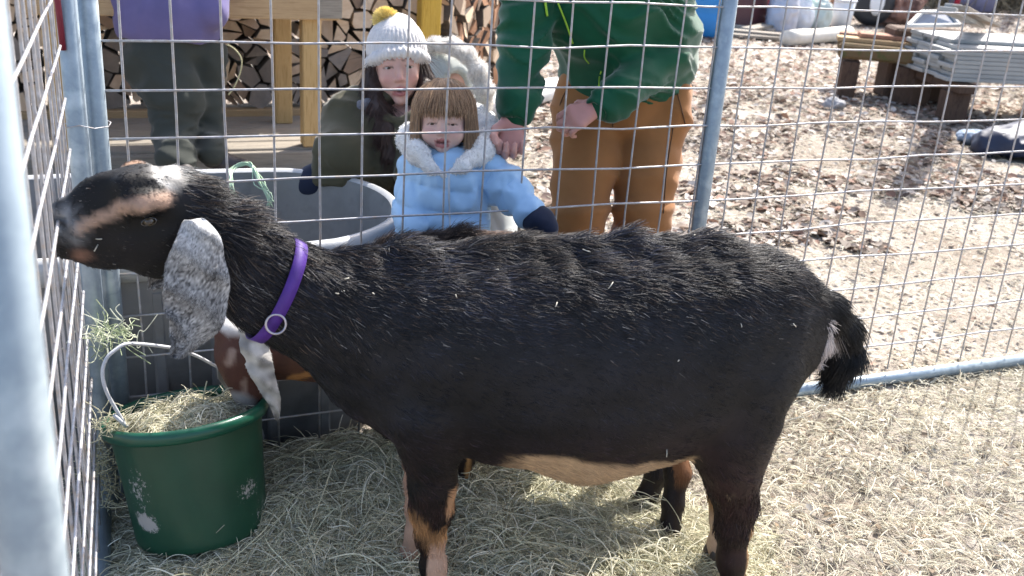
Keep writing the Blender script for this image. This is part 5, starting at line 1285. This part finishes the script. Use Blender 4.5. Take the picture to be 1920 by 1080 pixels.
for f, d_ in ((fA, A(.25, -.9, 0)), (fB, A(.85, -.5, 0))):
    f0 = A(f[0], f[1], .145); put('boot', qmesh('boot', *surf(SDF(.03).path([(f0 + A(0, 0, .03), .055), (f0 + d_ * .07, .042), (f0 + d_ * .15, .036)]).plane(A(0, 0, .108), A(0, 0, -1)), f0 - .3, f0 + .3, .010)), M['boot'], pur)
MB().tube(smoothpath([PD(426, 84, 4.5), PD(440, 92, 4.5), PD(453, 112, 4.5), PD(449, 140, 4.5), PD(438, 165, 4.5), (PD(428, 178, 4.5))], 4), .0028, 6).build('hem_cord', basic('pale_yellow_cord', (.5, .46, .25), None, 8, .7), pur)
# ================================================================== BEYOND THE FENCE
def wood(name, c1, c2, c3, sc=(2, 40, 40), **k): return basic(name, c1, c2, 3, .8, 0, .6, 18, .003, stretch=sc, c3=c3, detail=8, spec=.2, **k)
M['pine'] = wood('pine_board', (.36, .24, .13), (.46, .32, .18), (.30, .19, .10))
M['grey_board'] = wood('weathered_board', (.22, .19, .155), (.30, .265, .22), (.17, .145, .12))
M['post_wood'] = wood('post_pine', (.40, .26, .11), (.50, .34, .16), (.32, .20, .08), sc=(40, 40, 2.5))
M['yellow_post'] = wood('yellow_post_wood', (.55, .33, .05), (.62, .40, .08), (.45, .26, .04), sc=(40, 40, 2.5))
M['bark'] = basic('log_bark', (.07, .055, .045), (.13, .105, .085), 14, .9, 0, .9, 40, .01)
ends = [basic('split_face_a', (.66, .50, .35), (.52, .38, .25), 12, .85, 0, .7, 60, .004, stretch=(3, 1, 1)), basic('split_face_b', (.52, .39, .28), (.40, .29, .20), 12, .85, 0, .7, 60, .004, stretch=(3, 1, 1)),
        basic('split_face_c', (.74, .59, .43), (.60, .45, .31), 12, .85, 0, .7, 60, .004, stretch=(1, 1, 3)), basic('split_face_old', (.27, .23, .20), (.18, .155, .135), 12, .9, 0, .7, 60, .004),
        basic('split_face_dark', (.30, .21, .15), (.22, .15, .10), 12, .85, 0, .7, 60, .004),
        basic('split_face_red', (.42, .22, .12), (.32, .16, .08), 12, .85, 0, .7, 60, .004)]
def voronoi(nu, nv, W, Hh, jit=.46, gap=.005):
    du, dv = W / nu, Hh / nv; pts = {}
    for i in range(-1, nu + 1):
        for j in range(-1, nv + 1):
            pts[(i, j)] = ((i + .5 + (.5 if j % 2 else 0) * .6 + random.uniform(-jit, jit)) * du, (j + .5 + random.uniform(-jit, jit)) * dv)
    cells = []
    for i in range(nu):
        for j in range(nv):
            c = pts[(i, j)]; poly = [(c[0] - 2 * du, c[1] - 2 * dv), (c[0] + 2 * du, c[1] - 2 * dv), (c[0] + 2 * du, c[1] + 2 * dv), (c[0] - 2 * du, c[1] + 2 * dv)]
            for a in range(-2, 3):
                for b_ in range(-2, 3):
                    q = pts.get((i + a, j + b_))
                    if (a or b_) and q:
                        mx, my = (c[0] + q[0]) / 2, (c[1] + q[1]) / 2; nx_, ny_ = q[0] - c[0], q[1] - c[1]; L = math.hypot(nx_, ny_); nx_ /= L; ny_ /= L
                        mx -= nx_ * gap; my -= ny_ * gap; out = []
                        for k in range(len(poly)):
                            p, r = poly[k], poly[(k + 1) % len(poly)]
                            dp = (p[0] - mx) * nx_ + (p[1] - my) * ny_; dq = (r[0] - mx) * nx_ + (r[1] - my) * ny_
                            if dp <= 0: out.append(p)
                            if dp * dq < 0: t = dp / (dp - dq); out.append((p[0] + t * (r[0] - p[0]), p[1] + t * (r[1] - p[1])))
                        poly = out
            # drop tiny edges
            pl = [p for k, p in enumerate(poly) if math.hypot(p[0] - poly[k - 1][0], p[1] - poly[k - 1][1]) > .006]
            if len(pl) < 3: continue
            if random.random() < .62 and len(pl) >= 4:       # a round split in two wedges
                a0 = random.uniform(0, math.pi); n0 = (math.cos(a0), math.sin(a0)); cx_ = sum(p[0] for p in pl) / len(pl); cy_ = sum(p[1] for p in pl) / len(pl)
                for sg in (1, -1):
                    out = []
                    for k in range(len(pl)):
                        p, r = pl[k], pl[(k + 1) % len(pl)]
                        dp = sg * ((p[0] - cx_) * n0[0] + (p[1] - cy_) * n0[1]) + .004; dq = sg * ((r[0] - cx_) * n0[0] + (r[1] - cy_) * n0[1]) + .004
                        if dp <= 0: out.append(p)
                        if dp * dq < 0: t = dp / (dp - dq); out.append((p[0] + t * (r[0] - p[0]), p[1] + t * (r[1] - p[1])))
                    if len(out) >= 3: cells.append((c, out))
            else: cells.append((c, pl))
    return cells
def stack(root, o, ux, depthv, cells, length, oldz=.45, warm=0):
    nrm_ = -np.array(depthv)
    for c, poly in cells:
        rec = random.uniform(-.035, .03)
        # some corners rounded into bark
        cu = sum(u for u, v in poly) / len(poly); cv = sum(v for u, v in poly) / len(poly); k_ = random.uniform(.86, 1.0); ro = random.uniform(-.22, .22); cr_, sr_ = math.cos(ro), math.sin(ro); poly = [(cu + (u - cu) * cr_ - (v - cv) * sr_, cv + (u - cu) * sr_ + (v - cv) * cr_) for u, v in poly]; g1, g2_ = random.uniform(-.22, .22), random.uniform(-.22, .22)
        if random.random() < .012: continue
        pts = [o + ux * (cu + (u - cu) * k_ + random.uniform(-.003, .003)) + UP * (cv + (v - cv) * k_ + random.uniform(-.003, .003)) + nrm_ * (rec + g1 * (u - cu) + g2_ * (v - cv)) for u, v in poly]
        tilt = A(random.uniform(-.05, .05), random.uniform(-.05, .05), 0)
        m = MB(); m.prism([A(0, 0, 0) + p for p in pts], np.array(depthv) * length + tilt * .1, 0, 1)
        # slightly uneven split face: a raised ridge on the end
        z = c[1]; r_ = random.random()
        if z < oldz * .8 and r_ < .55: e = ends[3]
        elif warm and r_ < .45: e = ends[5]
        else: e = random.choice(ends[:3] + [ends[0], ends[4]])
        m.build('split_log', [M['bark'] if random.random() < .6 else e, e], root)
# woodpile facing the camera
pile = thing('firewood_stack', 'long stack of split firewood with its cut ends facing the pen', 'firewood stack', (.75, 3.9, .12))
stack(pile, A(-.55, 3.62, .165), A(1, 0, 0), A(0, 1, 0), voronoi(22, 8, 2.42, .92), .38)
pa_, pb_ = PZ(826, 236, 0), PZ(946, 176, 0); ud = (pb_ - pa_); Lp_ = np.linalg.norm(ud); ud /= Lp_; nd = A(-ud[1], ud[0], 0)
pile2 = thing('firewood_stack', 'sunlit stack of orange split firewood beside the yellow post', 'firewood stack', (pa_ + pb_) / 2 + nd * .2)
pa_ = pa_ + ud * .02
stack(pile2, pa_ + UP * .02, ud, nd, voronoi(int(Lp_ / .14), 9, Lp_, 1.15), .36, oldz=.1, warm=1)
# low wooden deck under the first stack
deck = thing('wooden_deck', 'low platform of weathered boards in front of the woodpile', 'platform', (.3, 3.25, 0))
for k in range(5):
    y = 2.83 + k * .152; MB().box((.28 + random.uniform(-.02, .02), y + .07, .105 + random.uniform(-.002, .002)), (1.86, .142, .035), bev=.004).build('deck_board', M['grey_board'], deck)
for y in (2.80, ): MB().box((.28, y + .008, .055), (1.84, .036, .108), bev=.004).build('front_joist', M['grey_board'], deck)
for x in (-.5, .3, 1.05): MB().box((x, 3.25, .045), (.09, .86, .085), bev=.004).build('joist', M['grey_board'], deck)
MB().box((.6, 3.60, .135), (2.5, .07, .05), bev=.004).build('sill_beam', M['pine'], deck)
MB().box((.75, 3.80, .075), (2.6, .30, .09), bev=.004).build('bearer', M['grey_board'], deck)
# workbench
tb = thing('wooden_workbench', 'rough pine workbench with square legs in front of the woodpile', 'workbench', (.45, 3.1, .12))
MB().box((.36, 2.80, .838), (1.42, .038, .155), bev=.004).build('front_rail', M['pine'], tb)
for k in range(4): MB().box((.36, 2.90 + k * .150, .935), (1.44, .142, .036), bev=.004).build('top_board', M['pine'], tb)
for x, y in ((.945, 2.862), (.895, 3.40), (-.22, 2.862), (-.22, 3.40)): MB().box((x, y, .5195), (.092, .088, .793), bev=.005).build('leg', M['post_wood'], tb)
MB().box((1.03, 2.776, .842), (.11, .008, .145), bev=.002).build('end_patch', M['grey_board'], tb)
yp = P(803, 60, 3.52); MB().box((yp[0], 3.52, .75), (.118, .10, 1.5), bev=.004).build('yellow_post', M['yellow_post'])
tag(bpy.data.objects['yellow_post'], 'square yellow wooden post standing at the end of the woodpile', 'post')
# white rounded beam
wa, wb = PZ(908, 222, .0), PZ(1062, 172, .0); wa[2] = wb[2] = .062
ax = (wb - wa) / np.linalg.norm(wb - wa); sdv = A(-ax[1], ax[0], 0); rings = []
for t_ in np.linspace(0, 1, 14):
    k_ = min(1, .55 + 5 * min(t_, 1 - t_)); c_ = wa + (wb - wa) * t_
    rings.append([c_ + sdv * .11 * k_ * np.sign(math.cos(a_)) * abs(math.cos(a_)) ** .6 + UP * .062 * k_ * np.sign(math.sin(a_)) * abs(math.sin(a_)) ** .6 for a_ in np.linspace(0, 6.283, 21)[:-1]])
MB().loft(rings, caps=(True, True)).build('white_beam', basic('white_painted_stone', (.70, .69, .66), (.58, .57, .55), 12, .8, 0, .5, 60, .003))
tag(bpy.data.objects['white_beam'], 'low white rounded beam lying on the leaves behind the child', 'beam')
# stacked grey boards on a low rack
sc0 = PZ(1783, 153, .30); scL = PZ(1690, 121, .30); scR = PZ(1920, 147.5, .30)
ul = scL - sc0; LW = np.linalg.norm(ul); ul /= LW; ur = scR - sc0; ur /= np.linalg.norm(ur); ur = ur - ul * (ur @ ul); ur /= np.linalg.norm(ur)
htop = [z for z in np.linspace(.3, .9, 121) if True]
def pixy(w):
    c = CM @ (np.array(w) - CAM); return 960 + FPX * c[0] / c[2], 540 + FPX * c[1] / c[2]
zt_ = min(np.linspace(.31, .9, 120), key=lambda z: abs(pixy(A(sc0[0], sc0[1], z))[1] - 80))
print('board stack', LW, 'height', zt_ - .3, sc0, ul, ur)
M['pvc'] = basic('grey_white_board', (.34, .35, .345), (.27, .28, .275), 6, .55, 0, .3, 60, .001)
M['pvc2'] = basic('pale_grey_board', (.38, .385, .37), (.31, .315, .305), 6, .5, 0, .3, 60, .001)
rack = thing('board_stack', 'neat stack of grey-white boards lying on low dark timber legs', 'board stack', sc0 + ul * LW / 2 + ur * 1.2 - A(0, 0, .05))
nl = 9; th_ = (zt_ - .3) / nl; nb_ = 4; bw = LW / nb_; Rb = np.stack([ur, ul, UP], 1)
if np.linalg.det(Rb) < 0: Rb = np.stack([ur, ul, -UP], 1)
for l in range(nl):
    for k in range(nb_):
        if l == nl - 1 and k == 0: continue
        off_ = random.uniform(-.035, .03) + (.05 if l > nl - 3 else 0); Lb = 3.0
        c_ = sc0 + ul * bw * (k + .5) + ur * (Lb / 2 + off_) + UP * (th_ * (l + .5))
        MB().box(c_, (Lb, bw * .96, th_ * .93), R3=Rb, bev=.003).build('board', random.choice([M['pvc'], M['pvc'], M['pvc2']]), rack)
M['darktimber'] = wood('dark_timber', (.075, .045, .03), (.11, .07, .05), (.05, .03, .022), sc=(20, 20, 4))
for d_ in (.12, 1.5, 2.8):
    for e_ in (.10, LW - .10):
        c_ = sc0 + ul * e_ + ur * d_; MB().box((c_[0], c_[1], .11), (.17, .17, .22), rz=math.atan2(ur[1], ur[0]), bev=.01).build('leg', M['darktimber'], rack)
    c_ = sc0 + ul * LW / 2 + ur * d_ + A(0, 0, -.045); MB().box(c_, (.14, LW + .1, .07), R3=Rb, bev=.006).build('cross_beam', M['darktimber'], rack)
# low bench with rusty planks
M['mossy'] = basic('mossy_timber', (.13, .12, .05), (.16, .10, .05), 9, .95, 0, .9, 50, .008, c3=(.09, .10, .03))
M['rusty'] = wood('red_brown_plank', (.26, .13, .085), (.34, .19, .13), (.17, .08, .055), sc=(4, 30, 30))
b0, b1 = PZ(1572, 92, .38), PZ(1730, 108, .38)
bd = b1 - b0; Lb = np.linalg.norm(bd); bd /= Lb; bn2 = A(-bd[1], bd[0], 0); Rb2 = np.stack([bd, bn2, UP], 1)
low = thing('low_bench', 'low mossy timber bench with dark legs beside the board stack', 'bench', (b0 + b1) / 2 - A(0, 0, .36))
MB().bar(b0, b1, .16, .12, .02).build('front_timber', M['mossy'], low); MB().bar(b0 + bn2 * .55 + A(0, 0, .0), b1 + bn2 * .55, .16, .12, .02).build('rear_timber', M['mossy'], low)
for e_ in (.12, Lb - .1):
    for f_ in (0, .55): c_ = b0 + bd * e_ + bn2 * f_; MB().box((c_[0], c_[1], .15), (.14, .13, .30), rz=math.atan2(bd[1], bd[0]), bev=.01).build('leg', M['darktimber'], low)
for k, (u_, v_, z_, L_, w_, mt, an, lb) in enumerate([(.55, .12, .0, 1.15, .17, 'pine', .04, 'pale split plank lying lowest on the front edge of the bench'), (.6, .45, .0, 1.2, .22, 'rusty', -.06, 'wide red-brown plank lying flat at the back of the low bench'), (.72, .22, .038, 1.15, .2, 'rusty', .10, 'red-brown plank laid across the others on the low bench'), (.85, .42, .075, .95, .16, 'rusty', .32, 'short red-brown plank skewed on top of the bench planks')]):
    c_ = b0 + bd * u_ + bn2 * v_ + UP * (.062 + z_ + .018); c, s_ = math.cos(an), math.sin(an); Rk = np.stack([bd * c + bn2 * s_, -bd * s_ + bn2 * c, UP], 1)
    o = MB().box(c_, (L_, w_, .034), R3=Rk, bev=.004).build('plank', M[mt]); tag(o, lb, 'plank')
l0, l1 = PZ(1474, 72, .085), PZ(1590, 63, .085)
rings = []
axl = (l1 - l0) / np.linalg.norm(l1 - l0); sl_ = A(-axl[1], axl[0], 0)
for t_ in np.linspace(0, 1, 9):
    r_ = .088 + .005 * math.sin(t_ * 9); rings.append([l0 + (l1 - l0) * t_ + r_ * (sl_ * math.cos(a_) + UP * math.sin(a_)) for a_ in np.linspace(0, 6.283, 17)[:-1]])
MB().loft(rings, caps=(True, True)).build('peeled_log', basic('peeled_white_wood', (.74, .70, .62), (.62, .56, .46), 8, .7, 0, .5, 30, .004)); tag(bpy.data.objects['peeled_log'], 'pale peeled log lying on the ground left of the low bench', 'log')
# far clutter, each in its own place
def lathe(name, c, prof, mat, n=22, parent=None):
    return MB().loft([[A(c[0] + r * math.cos(t), c[1] + r * math.sin(t), c[2] + z) for t in np.linspace(0, 2 * math.pi, n + 1)[:-1]] for r, z in prof], caps=(True, True)).build(name, mat, parent)
def lump(name, c, r, mat, label, cat, h=.02, amp=.12, seed=1, flat=True):
    S = SDF(.05).ell(c, r); S.disp = lambda p, d: amp * min(r) * (vnoise(p, 2.2 / max(r), seed) + .6 * ridge(vnoise(p, 4.5 / max(r), seed + 1)))
    if flat: S.plane(A(0, 0, 0.0), A(0, 0, -1), k=.02)
    V_, F_ = surf(S, np.array(c) - np.array(r) * 1.5, np.array(c) + np.array(r) * 1.5, h); o = put(name, qmesh(name, V_, F_), mat); tag(o, label, cat); return o
def gp(x, y): return PZ(x, y, 0)
pl = lambda n, c, c2=None, r=.5: basic(n, c, c2, 3, r, 0, .2, 20, .004)
c_ = gp(1322, 66); barrel = thing('plastic_barrel', 'bright blue plastic barrel behind the man in green', 'barrel', c_)
lathe('barrel_body', c_, [(.27, 0), (.30, .03), (.31, .25), (.30, .27), (.31, .30), (.315, .60), (.30, .62), (.31, .65), (.30, .88), (.26, .92), (.0, .93)], pl('blue_plastic', (.02, .20, .52), (.025, .25, .60)), parent=barrel)
lathe('barrel_cap', c_ + A(.1, 0, .925), [(.05, 0), (.05, .03), (.03, .035)], pl('blue_cap', (.02, .16, .42)), parent=barrel)
c_ = gp(1397, 50); MB().box((c_[0], c_[1], .3), (.36, .36, .6), rz=.4, bev=.02).build('maroon_crate', pl('maroon_paint', (.075, .02, .025), (.10, .03, .03))); tag(bpy.data.objects['maroon_crate'], 'dark maroon crate standing right of the middle fence post', 'crate')
c_ = gp(1434, 46); lump('red_sack', c_ + A(0, 0, .25), (.24, .2, .38), pl('red_cloth', (.36, .03, .06), (.28, .02, .045), .8), 'limp red sack beside the maroon crate', 'sack', seed=3)
c_ = gp(1462, 57); lump('grey_sack', c_ + A(0, 0, .2), (.20, .2, .42), pl('grey_sacking', (.40, .41, .47), (.5, .51, .56), .7), 'tall grey sack left of the mint topped bag', 'sack', seed=5)
c_ = gp(1492, 53); lump('white_bag', c_ + A(0, 0, .16), (.20, .18, .30), pl('white_plastic_film', (.62, .64, .68), (.72, .74, .77), .45), 'slumped white plastic bag with mint cloth over it', 'bag', seed=7)
lump('mint_cloth', gp(1498, 53) + A(0, 0, .49), (.17, .15, .10), pl('mint_cloth_weave', (.20, .62, .50), (.3, .7, .58), .8), 'mint green cloth lying over the white bag', 'cloth', seed=8, flat=False)
c_ = gp(1527, 52); lump('pale_green_bag', c_ + A(0, 0, .15), (.22, .18, .26), pl('pale_green_film', (.42, .50, .47), (.55, .60, .57), .5), 'pale green plastic bag beside the brown pole', 'bag', seed=9)
c_ = gp(1551, 52); MB().tube([c_, c_ + A(.02, 0, 1.1)], .028, 10).build('brown_pole', M['rusty']); tag(bpy.data.objects['brown_pole'], 'thin upright brown pole between the bags and white bucket', 'pole')
c_ = gp(1575, 50); wbk = thing('white_bucket', 'white plastic bucket standing between brown pole and black tub', 'bucket', c_)
lathe('bucket_body', c_, [(.13, 0), (.155, .36), (.15, .36), (.12, .02), (.0, .02)], pl('white_plastic', (.7, .72, .75), (.78, .8, .82), .35), parent=wbk); lathe('rim', c_ + A(0, 0, .33), [(.152, 0), (.168, .005), (.168, .03), (.152, .035)], pl('white_rim', (.75, .77, .8)), parent=wbk)
c_ = gp(1618, 44); MB().loft([[c_ + A(.92, -.39, 0) * (r * math.cos(t)) + UP * (.30 + r * math.sin(t)) + TOC * d for t in np.linspace(0, 6.283, 27)[:-1]] for r, d in ((.20, .30), (.30, .28), (.29, .24), (.24, .0), (.2, -.05))], caps=(True, True)).build('black_tub', pl('black_plastic', (.015, .017, .022), (.025, .026, .03))); tag(bpy.data.objects['black_tub'], 'round black plastic tub tipped on its side', 'tub')
MB().loft([[c_ + A(.05, 0, 0) + A(.92, -.39, 0) * (.095 * r * math.cos(t)) + UP * (.32 + .17 * r * math.sin(t)) + TOC * d for t in np.linspace(0, 6.283, 27)[:-1]] for r, d in ((1, .315), (1.04, .34), (.7, .36), (.1, .365))], caps=(True, True)).build('white_cover', pl('white_lid_plastic', (.8, .81, .82), (.74, .75, .76), .4)); tag(bpy.data.objects['white_cover'], 'white oval lid leaning against the black tub', 'lid')
c_ = gp(1668, 46); lump('rusty_heap', c_ + A(0, 0, .2), (.42, .3, .36), basic('rusty_scrap', (.16, .07, .05), (.28, .16, .12), 8, .9, 0, .9, 20, .02, c3=(.09, .045, .035)), 'rust-brown heap of scrap behind the planks', 'scrap heap', amp=.3, seed=12, h=.03)
# old window leaning behind the boards
q0, q1 = PZ(1702, 48, .62), PZ(1798, 47, .62); q2, q3 = PZ(1774, 22, .62) * 0 + P(1776, 22, q1[1] + .12), P(1728, 22, q0[1] + .12)
q2, q3 = [q_ + 0 for q_ in (q2, q3)]
win = thing('window_sash', 'old white framed window sash with dark blue glass leaning behind the boards', 'window', (q0 + q1) / 2)
MB().prism([q0, q1, q2, q3], TOC * -.01).build('pane', basic('dark_glass', (.035, .07, .12), (.03, .05, .09), 4, .08, 0, 0, spec=.8), win)
for a_, b_ in ((q0, q1), (q1, q2), (q2, q3), (q3, q0)): MB().bar(a_ + TOC * .01, b_ + TOC * .01, .028, .028, .003).build('frame_bar', pl('white_frame_paint', (.7, .7, .68)), win)
sup = (q0 + q1) / 2; MB().box((sup[0] + .05, sup[1] + .12, .29), (.6, .3, .58), rz=-.4, bev=.02).build('old_crate', M['darktimber']); tag(bpy.data.objects['old_crate'], 'dark wooden crate hidden behind the boards holding up the window', 'crate')
for k, (x0_, x1_) in enumerate(((1786, 1852), (1800, 1868), (1776, 1838))):
    a_, b_ = PZ(x0_, 12 + 3 * k, .95), PZ(x1_, 46 + 2 * k, .45); MB().bar(a_, b_, .09, .03, .003).build('leaning_lath', random.choice([M['grey_board'], M['pvc']])); 
for o_, lb in zip([o for o in bpy.data.objects if o.name.startswith('leaning_lath')], ('middle one of three grey laths leaning behind the board stack', 'right-hand one of three grey laths leaning behind the board stack', 'left-hand one of three grey laths leaning behind the board stack')): tag(o_, lb, 'lath', 'laths leaning behind the board stack')
c_ = gp(1790, 26); MB().tube([c_, c_ + UP * 1.3], .045, 12).build('red_post', pl('red_paint', (.45, .02, .06), (.38, .02, .05))); tag(bpy.data.objects['red_post'], 'short bright red round post behind the window sash', 'post')
c_ = gp(1818, 22); lump('purple_tarp', c_ + A(0, 0, .2), (.4, .3, .4), pl('greyish_purple_tarp', (.16, .15, .24), (.2, .19, .28), .6), 'greyish purple tarpaulin bundle right of the red post', 'tarpaulin', h=.04, seed=15)
# boards on the ground, left of the peeled log
for k, (xa, ya, xb, yb) in enumerate(((1372, 49, 1452, 58), (1368, 57, 1470, 66), (1370, 65, 1468, 72), (1400, 55, 1450, 46))):
    a_, b_ = PZ(xa, ya, .03 + .03 * (k % 2)), PZ(xb, yb, .03 + .03 * (k % 2)); o = MB().bar(a_, b_, .16, .035, .004).build('ground_board', M['grey_board'])
    tag(o, ['long weathered board lying farthest back near the maroon crate', 'middle weathered board on the ground left of the peeled log', 'front weathered board on the ground left of the peeled log', 'weathered board lying slantwise across the others near the red sack'][k], 'board')
# blue tarp heap and stones at the right edge
lump('navy_tarp', gp(1893, 285) + A(.15, .0, .05), (.42, .30, .11), pl('navy_tarp_cloth', (.014, .022, .05), (.025, .036, .075), .6), 'crumpled dark blue tarpaulin lying at the right edge', 'tarpaulin', h=.018, amp=.35, seed=17)
lump('pale_blue_cloth', gp(1822, 266) + A(0, 0, .03), (.12, .10, .05), pl('pale_blue_cloth_weave', (.20, .26, .34), (.26, .32, .4), .8), 'small pale blue rag on the leaves beside the tarpaulin', 'rag', h=.01, amp=.3, seed=19)
lump('grey_stone', gp(1562, 202) + A(0, 0, .02), (.09, .07, .05), basic('grey_rock', (.24, .24, .25), (.32, .32, .33), 10, .9, 0, .8, 30, .01), 'small grey stone on the leaves left of the bench legs', 'stone', h=.01, amp=.3, seed=21)
# trees and brush at the far edge of the yard
def tree(x, y, r, h, label, lean=0):
    t = thing('tree', label, 'tree', (x, y, 0)); pts = [A(x + lean * k * .1 + .04 * math.sin(k + x), y + .04 * math.cos(k * 1.3), h * k / 8) for k in range(9)]
    MB().tube(pts, [r * (1.25 if k == 0 else 1 - .075 * k) for k in range(9)], 14).build('trunk', M['bark'], t)
    for k in range(9):
        a_ = random.uniform(0, 6.283); z_ = h * random.uniform(.45, .95); b0_ = A(x + lean * z_ / h * .8, y, z_); L_ = random.uniform(1.2, 2.4)
        q_ = [b0_ + A(math.cos(a_), math.sin(a_), .5 + .06 * j) * L_ * j / 4 for j in range(5)]
        MB().tube(q_, [r * .32 * (1 - .2 * j) for j in range(5)], 7).build('limb', M['bark'], t)
for (px, py, r_, lb) in ((1870, 4, .20, 'bare grey tree trunk at the far right behind the boards'), (1912, 10, .15, 'slim bare tree trunk at the right edge of the yard'), (1715, -30, .17, 'bare tree trunk behind the window sash')):
    c_ = PZ(px, py, 0); tree(c_[0], c_[1], r_, 7, lb, .2)
c_ = PZ(1890, 22, 0)
n_ = 1500; base = np.stack([c_[0] + rng.normal(size=n_) * 1.2, c_[1] + 1 + rng.normal(size=n_) * .8, np.zeros(n_)], 1); d_ = rng.normal(size=(n_, 3)) * .5; d_[:, 2] = np.abs(d_[:, 2]) + .6
pts = base[:, None] + d_[:, None] * np.linspace(0, 1, 5)[None, :, None] + rng.normal(size=(n_, 5, 3)) * .04
o = strands('brush', pts, np.full(n_, .006), A(.16, .14, .10) * rng.uniform(.5, 1.6, (n_, 1)), M['litter']); tag(o, 'tangled bare brush at the far right edge of the yard', 'brush', kind='stuff')
c_ = PZ(1748, 14, 0); n_ = 420
base = c_ + A(0, 0, .95) + rng.normal(size=(n_, 3)) * A(.16, .16, .14); d_ = rng.normal(size=(n_, 3)) * .09
pts = base[:, None] + d_[:, None] * np.linspace(0, 1, 4)[None, :, None]
pot = thing('leafy_plant', 'small green leafy plant on a stem behind the window sash', 'plant', c_)
o = strands('leaves', pts, np.full((n_, 4), .011) * np.array([.3, 1, .9, .1]), A(.10, .22, .06) * rng.uniform(.5, 1.5, (n_, 1)), M['litter'], pot); o['kind'] = 'stuff'
MB().tube([c_, c_ + A(.02, 0, .5), c_ + A(0, 0, 1.0)], .015, 6).build('stem', M['bark'], pot)
# every thing, stuff and piece of the setting says what it is
for o in bpy.data.objects:
    if o.parent is None and o.get('category') and not o.get('kind'): o['kind'] = 'thing'
print('objects', len(bpy.data.objects))
